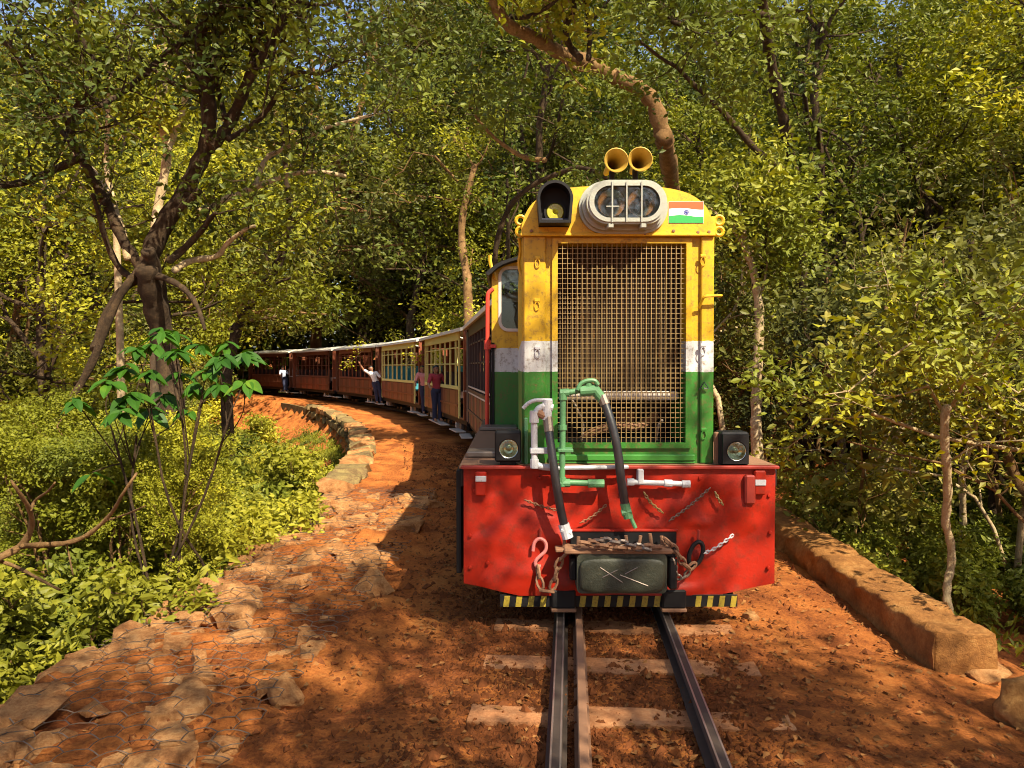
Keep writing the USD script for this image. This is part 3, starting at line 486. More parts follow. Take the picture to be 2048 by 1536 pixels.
for px, py in ((1063, 462), (1290, 468), (1347, 462), (1396, 465), (1418, 464)):
    c = lp(px, py, YH - .045); m = MB(); m.add(lathe([(0, .001), (0, .011), (.008, .009), (.009, .001)], c, c + [0, -1, 0], 8)); LB('bolt', m, 'rust', hood)
# headlight: twin lamps in an oval housing with guard bars
def stadium(cx, cz, hl, r): return sg.LineString([(cx - hl, cz), (cx + hl, cz)]).buffer(r, 12)
c0 = lp(1246, 416, YH - .04); c1 = lp(1251, 405, YH - .17); hl = 0.105
m = MB().prism(stadium(c0[0], c0[2], .115, .165), YH - .06, YH - .02).prism(stadium(c0[0], c0[2], .112, .150), YH - .10, YH - .06)
head = LB('headlight', m, 'chrome', smooth=35)
hx, hz = c0[0] + .004, c0[2] + .008
m = MB().prism(stadium(hx, hz, .112, .135).difference(stadium(hx, hz, .105, .105)), YH - .185, YH - .095); LB('bezel', m, 'chrome', head, smooth=35)
m = MB().prism(stadium(hx, hz, .110, .122).difference(stadium(hx, hz, .104, .098)), YH - .198, YH - .1855); LB('bezel', m, 'chrome', head, smooth=35)
LB('lamp_back', MB().prism(stadium(hx, hz, .106, .107), YH - .099, YH - .095), 'grease', head)
for sx in (-1, 1):
    x = hx + sx * 0.091; m = MB(); m.add(lathe([(0, .012), (.008, .030), (.03, .062), (.055, .082), (.058, .088), (.05, .088)], [x, YH - .101, hz], [x, YH - 1, hz], 24)); lam = LB('lamp', m, 'reflector', head, smooth=40)
    m = MB(); m.add(trimesh.creation.icosphere(2, .014)); m.v[0] = m.v[0] + [x, YH - .125, hz]; LB('bulb', m, 'white', head)
LB('lens', MB().prism(stadium(hx, hz, .105, .104), YH - .176, YH - .172), 'glass', head)
for dx in (-.092, -.004, .088): LB('guard_bar', MB().box([hx + dx - .005, YH - .207, hz - .128], [hx + dx + .005, YH - .199, hz + .122], .002), 'chrome', head)
LB('guard_bar', MB().box([hx - .13, YH - .206, hz - .034], [hx - .05, YH - .200, hz - .027], .001), 'chrome', head)
for dx in (-.1, .1): LB('hinge', MB().box([hx + dx - .018, YH - .2, hz - .162], [hx + dx + .018, YH - .1, hz - .132], .006), 'chrome', head)
LB('visor', MB().box([hx - .1, YH - .12, hz + .128], [hx + .1, YH - .02, hz + .142], .006), 'chrome', head)
# hooded signal lamp
c = lp(1108, 414, YH - .05); w = .110
arch = sg.Polygon([(c[0] - w * .88, c[2] - .125), (c[0] + w * .88, c[2] - .125)] + [(c[0] + w * math.cos(t), c[2] + .025 + w * math.sin(t)) for t in np.linspace(-.2, math.pi + .2, 22)])
m = MB().prism(arch.difference(arch.buffer(-.017)), YH - .20, YH - .042).prism(arch, YH - .075, YH - .042); sig = LB('signal_lamp', m, 'black', smooth=35)
cl = lp(1110, 425, YH - .08); m = MB(); m.add(lathe([(0, .001), (.022, .02), (.02, .05), (.012, .056), (0, .056)][::-1], cl + [0, .003, 0], cl + [0, -1, 0], 24)); LB('lens', m, 'lens_yellow', sig, smooth=40)
m = MB(); m.add(lathe([(0, .070), (.012, .070), (.012, .057), (0, .057)], cl, cl + [0, -1, 0], 24)); LB('lens_ring', m, 'black', sig)
LB('shutter', MB().box([c[0] - .09, YH - .14, c[2] - .122], [c[0] + .09, YH - .08, c[2] - .085], .006), 'navy', sig)
# flag painted on a thin panel of the headband
a, b = lp(1338, 404, YH - .042), lp(1407, 446, YH - .042); x0, x1, z1, z0 = a[0], b[0], a[2], b[2]; sk = lambda x: 0.010 * math.sin((x - x0) / (x1 - x0) * 5)
flag = LB('flag', MB().prism(sg.box(x0 - .002, z0 - .002, x1 + .002, z1 + .002), YH - .0425, YH - .0405), 'flag_white')
for k, mt in enumerate(('flag_green', 'flag_white', 'saffron')):
    za, zb_ = z0 + (z1 - z0) * k / 3, z0 + (z1 - z0) * (k + 1) / 3; xs = np.linspace(x0, x1, 10)
    po = sg.Polygon([(x, za + (sk(x) * .6 if k else 0)) for x in xs] + [(x, zb_ + (sk(x) * .6 if k < 2 else 0)) for x in xs[::-1]]); LB('flag_stripe', MB().prism(po, YH - .0445, YH - .0426), mt, flag)
cx, cz = (x0 + x1) / 2, (z0 + z1) / 2; wheel = sg.Point(cx, cz).buffer(.016).difference(sg.Point(cx, cz).buffer(.0125))
for k in range(12): wheel = wheel.union(sg.LineString([(cx, cz), (cx + .014 * math.cos(k * math.pi / 6), cz + .014 * math.sin(k * math.pi / 6))]).buffer(.0011))
LB('flag_wheel', MB().prism(wheel, YH - .046, YH - .0447), 'flag_blue', flag)
# twin horns
for px, py, yaw in ((1233, 320, -.05), (1281, 318, .03)):
    c = lp(px, py, YH - .02); tail = c + np.array([yaw * .3 - .01, .34, .0]); prof = [(0, .074), (.002, .078), (.04, .060), (.10, .043), (.18, .034), (.30, .024), (.34, .02), (.34, .001)]
    inner = [(0, .074), (.03, .058), (.07, .044), (.14, .032), (.26, .023), (.26, .001)]
    m = MB(); m.add(lathe(prof, c, tail, 28)); v, f = lathe(inner, c, tail, 28); m.add((v, f[:, ::-1])); hn = LB('horn', m, 'brass', smooth=50)
    z = c[2] - .02; LB('horn_bracket', MB().box([c[0] - .016 - .01, c[1] + .13, 2.70], [c[0] + .016 - .01, c[1] + .18, z], .004).box([c[0] - .04, c[1] + .11, 2.72], [c[0] + .04, c[1] + .2, 2.745], .004), 'black', hn)
# cab behind the hood
YC = 3.25; cw = .875; zc = 2.68
cabo = sg.Polygon([(-cw, .934), (cw, .934), (cw, 2.50)] + [tuple(t) for t in chaikin([(cw, 2.50), (cw - .12, 2.60), (.35, zc), (-.35, zc), (-cw + .12, 2.60), (-cw, 2.50)], 2)][1:])
wa, wb = lp(1000, 536, YC), lp(1052, 660, YC); wl = sg.box(wa[0] + .09, wb[2] + .09, wb[0] + .06 - .09, wa[2] - .09).buffer(.09, 8)
import shapely.affinity as saf
wr = saf.scale(wl, -1, 1, origin=(0, 0))
shell = cabo.difference(wl).difference(wr); inner = cabo.buffer(-.04)
m = MB().prism(shell, YC, YC + .04).prism(shell, YC + 1.26, YC + 1.30).prism(cabo.difference(inner).difference(sg.box(-1, 1.75, 1, 2.4)), YC + .04, YC + 1.26)
for sx in (-1, 1): m.box([sx * cw, YC + .04, 1.75], [sx * (cw - .04), YC + .3, 2.4], 0).box([sx * cw, YC + 1.0, 1.75], [sx * (cw - .04), YC + 1.26, 2.4], 0)
cab = LB('cab', m, 'cab')
roof = sg.Polygon([tuple(t) for t in chaikin([(-cw - .06, 2.50), (-cw + .10, 2.63), (-.35, zc + .03), (.35, zc + .03), (cw - .10, 2.63), (cw + .06, 2.50)], 2)] + [tuple(t) for t in chaikin([(cw + .03, 2.47), (cw - .12, 2.603), (.35, zc + .003), (-.35, zc + .003), (-cw + .12, 2.603), (-cw - .03, 2.47)], 2)])
LB('cab_roof', MB().prism(roof.buffer(0), YC - .16, YC + 1.42), 'black', cab)
for w_ in (wl, wr):
    win = LB('cab_window', MB().prism(w_.buffer(.016).difference(w_.buffer(-.014)), YC - .014, YC + .05), 'lightgrey', cab); LB('pane', MB().prism(w_.buffer(-.010), YC + .016, YC + .022), 'dark_glass', win)
LB('cab_panel_strip', MB().box([lp(1050, 700, YC)[0] - .005, YC - .02, .94], [lp(1050, 700, YC)[0] + .02, YC - .001, 1.78], .003), 'navy', cab)
LB('rubber_strip', MB().box([-cw - .02, YC + .01, .95], [-cw - .001, YC + .05, 1.80], .004).box([-cw + .002, YC - .016, .95], [-cw + .028, YC - .001, 1.80], .004), 'black', cab)
LB('lamp_bracket', MB().tube(rounded_path([lp(980, 510, YC), lp(981, 530, YC), lp(988, 545, YC), lp(992, 560, YC)], .05), .02, 6), 'yellow', cab)
hr = LB('handrail', MB().tube(rounded_path([lp(974, 870, YC - .02), lp(975, 600, YC - .02), lp(976, 585, YC - .02), lp(986, 578, YC)], .05), .021, 8), 'handrail', cab)
c = lp(975, 692, YC - .02); LB('clamp', MB().cyl(c + [0, 0, -.035], c + [0, 0, .06], .036, 10).box(c + [0, -.02, -.02], c + [.09, .03, .015], .004), 'handrail', hr)
LB('cab_step', MB().box([-.98, YC - .5, .935], [-.62, YC - .1, .965], .006), 'steel', cab); LB('deck_box', MB().box([-.98, .45, .934], [-.62, .7, .975], .01), 'steel')
# marker lamps standing on the deck
for px, py, sz in ((1016, 893, 1), (1470, 898, 1.08)):
    c = lp(px, py, .02); w, h2 = .083 * sz, .098 * sz; m = MB().box(c + [-w, .0, -h2], c + [w, .16, h2], .012); ml = LB('marker_lamp', m, 'black')
    LB('lamp_rim', MB().prism(sg.box(c[0] - w * .9, c[2] - h2 * .86, c[0] + w * .9, c[2] + h2 * .86).difference(sg.Point(c[0] + .004, c[2] - .012).buffer(.062)), c[1] - .022, c[1] + .001), 'black', ml)
    LB('lamp_stand', MB().box([c[0] - .05, c[1] + .02, .93], [c[0] + .05, c[1] + .1, c[2] - h2 + .002], .004), 'black', ml)
    cl = c + [.004, -.004, -.012]; m = MB(); m.add(lathe([(.001, .004), (.003, .02), (.008, .038), (.018, .053), (.021, .058), (.016, .060), (0, .060)], cl, cl + [0, -1, 0], 26)); LB('reflector', m, 'reflector', ml, smooth=40)
    bu = trimesh.creation.icosphere(2, .013); LB('bulb', (bu.vertices + cl + [0, -.016, 0], bu.faces), 'lens', ml, smooth=True)
    m = MB(); m.add(lathe([(.019, .058), (.027, .042), (.032, .02), (.033, .001)], cl, cl + [0, -1, 0], 26)); LB('lens', m, 'lens_glass', ml, smooth=40)
c = lp(1436, 890, .08); LB('lamp_post', MB().box([c[0] - .02, c[1], .93], [c[0] + .018, c[1] + .04, c[2] + .08], .006), 'rust')
c = lp(1052, 880, .10); LB('lamp_post', MB().box([c[0] - .012, c[1], .93], [c[0] + .012, c[1] + .03, c[2] + .14], .005), 'pipe_green')
# brake pipes and hoses in front of the plate
Yp = -.075
W_ = lambda pts, Y=Yp: np.array([lp(a, b, Y) for a, b in pts])
def fitting(name, a, b, r, mt, par, n=10): return LB(name, MB().cyl(a, b, r, n), mt, par)
m = MB().tube(rounded_path(W_([(1112, 936), (1069, 932), (1068, 832), (1078, 815), (1094, 812)]), .05), .021, 10).tube(rounded_path(np.vstack([W_([(1108, 936), (1254, 934)]), lp(1254, 934, .03)]), .03), .013, 8); wp = LB('air_pipe', m, 'white', smooth=40)
fitting('elbow', *W_([(1068, 845), (1069, 822)]), .030, 'white', wp); fitting('elbow', *W_([(1069, 936), (1069, 918)]), .028, 'white', wp); fitting('union', *W_([(1075, 825), (1090, 832)]), .028, 'rust', wp)
LB('pipe_clip', MB().box(lp(1060, 907, Yp) - [0, .03, 0], lp(1098, 896, Yp) + [0, .06, 0], .005), 'white', wp)
LB('valve_body', MB().cyl(*W_([(1096, 800), (1093, 840)]), .030, 12).cyl(*W_([(1084, 812), (1106, 816)]), .024, 10), 'white', wp)
LB('valve_handle', MB().tube(chaikin(W_([(1104, 801), (1092, 800), (1070, 800), (1056, 806), (1046, 817)])), .012, 8), 'white', wp)
hp = chaikin(np.vstack([lp(1095, 838, Yp), lp(1100, 880, Yp - .04), lp(1108, 935, Yp - .07), lp(1117, 1000, Yp - .07), lp(1131, 1062, Yp - .04)])); hose = LB('hose', MB().tube(hp, .026, 12), 'rubber', smooth=60)
fitting('hose_cuff', hp[0] + [0, 0, .01], hp[4], .030, 'steel', hose); LB('coupling', MB().cyl(*W_([(1127, 1048), (1136, 1076)], Yp - .04), .034, 12).cyl(*W_([(1122, 1058), (1142, 1066)], Yp - .05), .022, 10), 'white', hose)
m = MB().tube(rounded_path(np.vstack([W_([(1206, 967), (1124, 965), (1126, 786), (1150, 783), (1172, 777), (1188, 781)])]), .04), .019, 10); gp = LB('vacuum_pipe', m, 'pipe_green', smooth=40)
for a, b in (((1124, 972), (1124, 955)), ((1120, 786), (1138, 785)), ((1126, 800), (1126, 783)), ((1118, 966), (1140, 966)), ((1176, 967), (1208, 967)), ((1125, 860), (1125, 850))): fitting('collar', *W_([a, b]), .026, 'pipe_green', gp)
LB('pipe_clip', MB().box(lp(1115, 904, Yp) - [0, .03, 0], lp(1146, 897, Yp) + [0, .09, 0], .004), 'pipe_green', gp)
LB('valve_body', MB().cyl(*W_([(1160, 782), (1190, 780)]), .034, 12).cyl(*W_([(1176, 786), (1177, 765)]), .025, 10).cyl(*W_([(1187, 776), (1206, 800)]), .031, 12), 'pipe_green', gp)
LB('valve_handle', MB().tube(chaikin(W_([(1155, 780), (1160, 768), (1172, 761), (1190, 760), (1196, 770)], Yp - .02)), .013, 8), 'pipe_green', gp)
hp = chaikin(np.vstack([lp(1204, 792, Yp), lp(1222, 840, Yp - .04), lp(1236, 900, Yp - .06), lp(1242, 960, Yp - .06), lp(1252, 1020, Yp - .05)])); hose2 = LB('hose', MB().tube(hp, .027, 12), 'rubber', smooth=60)
fitting('hose_cuff', hp[0], hp[3], .032, 'steel', hose2); LB('coupling', MB().cyl(*W_([(1249, 1006), (1257, 1036)], Yp - .05), .030, 10).cyl(*W_([(1243, 1026), (1262, 1022)], Yp - .06), .02, 8).tube(W_([(1254, 1025), (1262, 1036), (1271, 1056)], Yp - .06), .012, 8), 'pipe_green', hose2)
wp2 = LB('air_pipe', MB().tube(np.vstack([W_([(1254, 964), (1378, 968)], -.05)]), .017, 10), 'white', smooth=40)
for a, b in (((1254, 964), (1268, 964)), ((1328, 966), (1344, 967)), ((1364, 968), (1380, 968))): fitting('collar', *W_([a, b], -.05), .023, 'white', wp2)
c = lp(1281, 953, -.05); LB('pipe_clip', MB().box(c + [-.018, -.02, -.045], c + [.018, .05, .045], .004), 'white', wp2)
# coupler
cL, cR = lp(1140, 1058, -.01), lp(1350, 1112, -.01)
pk = LB('coupler_pocket', MB().box([cL[0], -.055, cR[2]], [cR[0], -.02, cL[2]], .004), 'black'); LB('pocket_rim', MB().box([cL[0] - .01, -.062, cL[2] - .006], [cR[0] + .01, -.02, cL[2] + .006], .003), 'red', pk)  # solid black block stands in for the shade inside the recess
a, b = lp(1154, 1112, -.20), lp(1334, 1187, -.20); po = sg.box(a[0] + .03, b[2] + .03, b[0] - .03, a[2] - .02).buffer(.03)
hb = MB().prism(po, -.20, -.05)
cp = LB('coupler_head', hb, 'grease')
v, f = trimesh.creation.icosphere(3).vertices, trimesh.creation.icosphere(3).faces; v = np.sign(v) * np.abs(v) ** .35; cc = (a + b) / 2
LB('buffer_face', (v * [(b[0] - a[0]) * .47, .035, (a[2] - b[2]) * .46] + [cc[0], -.20, cc[2]], f), 'grease', cp, smooth=True)
for p_, q_ in (((1200, 1135), (1245, 1165)), ((1240, 1150), (1296, 1172)), ((1205, 1155), (1235, 1140)), ((1250, 1148), (1275, 1135))): LB('scrape', MB().tube([lp(*p_, -.236), lp(*q_, -.236)], .0035, 5), 'steel', cp)
LB('side_block', MB().box(lp(1335, 1120, -.1) + [0, -.05, -.17], lp(1335, 1120, -.1) + [.05, .05, .02], .01).box(lp(1152, 1118, -.1) + [-.04, -.05, -.12], lp(1152, 1118, -.1) + [0, .05, .02], .01), 'black', cp)
a, b = lp(1112, 1108, -.19), lp(1345, 1096, -.19); tb = LB('coupler_plate', MB().box([a[0] + .05, -.20, a[2]], [b[0], -.03, a[2] + .028], .008).box([a[0] + .0, -.16, a[2] + .002], [a[0] + .06, -.05, a[2] + .02], .006), 'rust')
rr = np.random.default_rng(5)
for i in range(9): x = a[0] + .06 + (b[0] - a[0] - .1) * i / 8; h_ = .05 + .05 * rr.random(); LB('bolt', MB().cyl([x, -.10 - .05 * (i % 2), a[2] + .02], [x + .008 * rr.normal(), -.10 - .05 * (i % 2), a[2] + .02 + h_], .011, 8).cyl([x, -.10 - .05 * (i % 2), a[2] + .025], [x, -.10 - .05 * (i % 2), a[2] + .045], .018, 6), 'rust', tb)
def chain(path, L=.03, r=.0045, wd=.010):
    p = chaikin(path, 2); d = np.concatenate([[0], np.cumsum(np.linalg.norm(np.diff(p, axis=0), axis=1))]); n = max(2, int(d[-1] / (L * .72))); m = MB(); th = np.linspace(0, 2 * math.pi, 10)
    for i in range(n):
        u = (i + .5) / n * d[-1]; c = np.array([np.interp(u, d, p[:, k]) for k in range(3)]); e = np.array([np.interp(min(u + .01, d[-1]), d, p[:, k]) - np.interp(max(u - .01, 0), d, p[:, k]) for k in range(3)]); e /= max(np.linalg.norm(e), 1e-9)
        s1 = np.cross(e, [0, 1, 0]); s1 /= max(np.linalg.norm(s1), 1e-9); s2 = np.cross(e, s1); s = s1 * .9 + s2 * .4 if i % 2 else s2 * .9 + s1 * .3; s /= np.linalg.norm(s)
        m.tube(c + np.cos(th)[:, None] * e * L / 2 + np.sin(th)[:, None] * s * wd, r, 5)
    return m
for pts, L, r, wd, mt in (([(1050, 1000, -.03), (1080, 1012, -.03), (1112, 1020, -.03)], .026, .0038, .008, 'rust'), ([(1160, 1046, -.03), (1185, 1034, -.035), (1212, 1010, -.03)], .026, .0035, .008, 'rust'),
        ([(1288, 985, -.03), (1300, 1005, -.035), (1326, 1026, -.03)], .026, .0038, .008, 'wire'), ([(1338, 1042, -.03), (1380, 1012, -.035), (1420, 976, -.03)], .026, .004, .009, 'steel'), ([(1430, 984, -.03), (1437, 998, -.03), (1446, 1010, -.03)], .026, .004, .008, 'wire'),
        ([(1404, 1108, -.05), (1430, 1098, -.05), (1466, 1070, -.03)], .03, .0045, .010, 'white'), ([(1075, 1132, -.06), (1080, 1172, -.09), (1094, 1186, -.1), (1108, 1172, -.1), (1116, 1126, -.12), (1135, 1104, -.16)], .085, .009, .022, 'rust'),
        ([(1330, 1078, -.14), (1345, 1092, -.16), (1362, 1120, -.13), (1376, 1138, -.1), (1390, 1128, -.08)], .07, .009, .020, 'rust'), ([(1345, 1118, -.14), (1352, 1150, -.12), (1364, 1160, -.1), (1378, 1142, -.09)], .05, .007, .016, 'steel'),
        ([(1160, 1084, -.21), (1210, 1092, -.23), (1260, 1098, -.23), (1320, 1094, -.2)], .07, .011, .024, 'rust'), ([(1190, 1080, -.21), (1235, 1084, -.24), (1300, 1100, -.23)], .06, .010, .022, 'steel')):
    LB('chain', chain([lp(a_, b_, y) for a_, b_, y in pts], L, r, wd), mt)
m = MB().tube(chaikin(W_([(1066, 1102), (1068, 1084), (1080, 1075), (1093, 1085), (1092, 1102), (1080, 1112), (1070, 1122), (1072, 1134), (1082, 1132)], -.05)), .011, 8); hk = LB('hook', m, 'pinkiron'); LB('hook_rod', MB().cyl(*W_([(1081, 1076), (1081, 1056)], -.04), .008, 6), 'darkred', hk)
th = np.linspace(0, 2 * math.pi, 24); c = lp(1392, 1108, -.05); m = MB().tube(c + np.stack([.040 * np.cos(th) + .018 * np.sin(th), 0 * th, .075 * np.sin(th)], 1), .014, 8); hk = LB('hook', m, 'black'); LB('hook_rod', MB().cyl(*W_([(1396, 1085), (1398, 1060)], -.04), .009, 6), 'darkred', hk)

# ------------------------------------------------------------------ coaches
def coach(s_mid, fr, lo, lab, bars, L=6.75, teal=False, dark=False, lo2=None):
    (x, y), h = track(s_mid); (xa, ya), _ = track(s_mid - L / 2); (xb, yb), _ = track(s_mid + L / 2); ang = math.atan2(-(xb - xa), yb - ya)
    t = thing('coach', lab, 'railway coach', ((xa + xb) / 2, (ya + yb) / 2, 0), ang); w, zf, ze = .87, .42, 2.36
    P = lambda name, m, mt, par=None, smooth=False: obj(name, m, M[mt], par or t, None, smooth)
    P('underframe', MB().box([-.8, -L / 2, .30], [.8, L / 2, zf], .01).box([-.62, -2.6, .12], [.62, -1.5, .3], .02).box([-.62, 1.5, .12], [.62, 2.6, .3], .02).box([-.3, -L / 2 - .2, .36], [.3, L / 2 + .2, .46], .02), 'black')
    rf = sg.Polygon([(-w - .07, ze - .05)] + [tuple(q) for q in chaikin([(-w - .07, ze + .02), (-w * .6, ze + .14), (0, ze + .2), (w * .6, ze + .14), (w + .07, ze + .02)], 2)] + [(w + .07, ze - .05), (w, ze - .03)] + [tuple(q) for q in chaikin([(w * .95, ze), (0, ze + .15), (-w * .95, ze)], 2)] + [(-w, ze - .03)])
    ro = P('roof', MB().prism(rf.buffer(0), -L / 2 - .05, L / 2 + .05), 'roof', smooth=40)
    P('gutter', MB().box([-w - .085, -L / 2 - .06, ze - .055], [-w - .06, L / 2 + .06, ze + .02], .004).box([w + .06, -L / 2 - .06, ze - .055], [w + .085, L / 2 + .06, ze + .02], .004), 'roof', ro)
    P('floor', MB().box([-w + .02, -L / 2 + .02, zf], [w - .02, L / 2 - .02, zf + .04], 0), 'coach_dark')
    dw = .62; y0, y1 = -L / 2 + dw + .06, L / 2 - dw - .06; zs, zt_ = 1.10, 2.20
    for sx in (-1, 1):
        xo, xi = sx * w, sx * (w - .045)
        for yy in (-L / 2, -L / 2 + dw, L / 2 - dw - .07, L / 2 - .07): P('post', MB().box([xo - sx * .002, yy, zf], [xi, yy + .07, ze - .04], .004), fr if abs(yy) < L / 2 - .1 else lo)
        wf = P('window_frame', MB().box([xo + sx * .012, y0, zs - .05], [xi, y1, zs + .03], .004).box([xo + sx * .006, y0, zt_ - .06], [xi, y1, ze - .03], .004), fr)
        for zz in (1.62, 1.98): P('window_rail', MB().box([xo - sx * .012, y0, zz - .014], [xo - sx * .034, y1, zz + .014], .003), fr, wf)
        for k in range(bars): yy = y0 + (y1 - y0) * (k + .5) / bars; P('window_bar', MB().box([xo, yy - .022, zs + .02], [xi, yy + .022, zt_ - .05], .003), fr, wf)
        side = P('side_panel', MB().box([xo - sx * .012, y0, zf + .02], [xi, y1, zs - .06], 0), lo)
        n = 15
        for k in range(n): ya_, yb_ = y0 + (y1 - y0) * k / n, y0 + (y1 - y0) * (k + 1) / n; P('plank', MB().box([xo + sx * (.004 if k % 2 else .0), ya_ + .006, zf + .04], [xo - sx * .014, yb_ - .006, zs - .07], .004), lo if k % 3 else (lo2 or lo), side)
        P('belt_rail', MB().box([xo + sx * .02, y0, zf + .26], [xo - sx * .003, y1, zf + .31], .004), lo, side)
        P('footboard', MB().box([xo + sx * .16, -L / 2 + .05, .16], [xo - sx * .06, -L / 2 + dw + .3, .19], .006), 'lightgrey'); P('footboard', MB().box([xo + sx * .16, L / 2 - dw - .3, .16], [xo - sx * .06, L / 2 - .05, .19], .006), 'lightgrey')
        for k in range(4): P('axle_box', MB().box([sx * .66, (-2.35, -1.75, 1.75, 2.35)[k] - .08, .14], [sx * .76, (-2.35, -1.75, 1.75, 2.35)[k] + .08, .34], .015), 'lightgrey' if k % 2 else 'steel')
    for sy in (-1, 1):
        e = sg.box(-w + .05, zf, w - .05, ze - .02).difference(sg.box(-.62, 1.25, -.12, 2.1)).difference(sg.box(.12, 1.25, .62, 2.1)); yy = sy * (L / 2 - .03); ew = P('end_wall', MB().prism(e, min(yy, yy - sy * .03), max(yy, yy - sy * .03)), lo)
        P('end_rail', MB().box([-w, yy + sy * .03, 1.02], [w, yy, 1.06], .003), 'lightgrey', ew)
    for yy in (-2.35, -1.75, 1.75, 2.35):
        for sx in (-1, 1): m = MB(); m.add(lathe([(0, .001), (0, .22), (.02, .22), (.02, .205), (.08, .2), (.08, .001)], [sx * .27, yy, .205], [sx, yy, .205], 20)); P('wheel', m, 'steel')
    for k in range(6):
        yy = y0 + .35 + (y1 - y0 - .7) * k / 5; P('seat', MB().box([-w + .08, yy - .18, zf + .38], [w - .08, yy + .18, zf + .44], .01).box([-w + .08, yy - .03, zf + .4], [w - .08, yy + .03, 1.42 if not teal else 1.58], .01), 'teal' if teal else 'coach_dark')
    return t, L, ang
coach(13.05, 'coach_dark', 'coach_dark', 'dark coach coupled directly behind the cab, pale grey double stripe along its side', 8, lo2='maroon')
c1 = coach(20.4, 'cream', 'brown2', 'cream framed coach with barred windows, brown planks in full sun, second behind the engine', 7, lo2='brown')
c2 = coach(27.75, 'cream', 'brown2', 'cream framed coach with teal seats behind its barred windows', 7, teal=True, lo2='brown')
coach(35.1, 'brown2', 'brown', 'brown coach with dark window bars just behind the cream framed coaches', 8, lo2='brown2')
coach(42.45, 'brown', 'brown2', 'brown coach with an orange-brown lit side panel, second from the last in view', 8, lo2='brown')
coach(49.8, 'brown', 'brown', 'shaded last coach in view, half hidden by the leafy sapling', 8)
st = UsdGeom.Xform.Get(stage, '/World/coach')
for z in (1.04, 1.16): obj('stripe', MB().box([-.885, -2.6, z], [-.874, 2.6, z + .03], .002).box([.874, -2.6, z], [.885, 2.6, z + .03], .002), M['lightgrey'], st)
obj('footboard', MB().box([-1.03, -1.2, .16], [-.81, .8, .19], .006), M['lightgrey'], c1[0])
obj('door', MB().box([-.882, -3.3, .45], [-.86, -2.78, 2.25], .004), M['navy'], st); obj('door', MB().box([-.882, 2.78, .45], [-.86, 3.3, 2.25], .004), M['navy'], st)

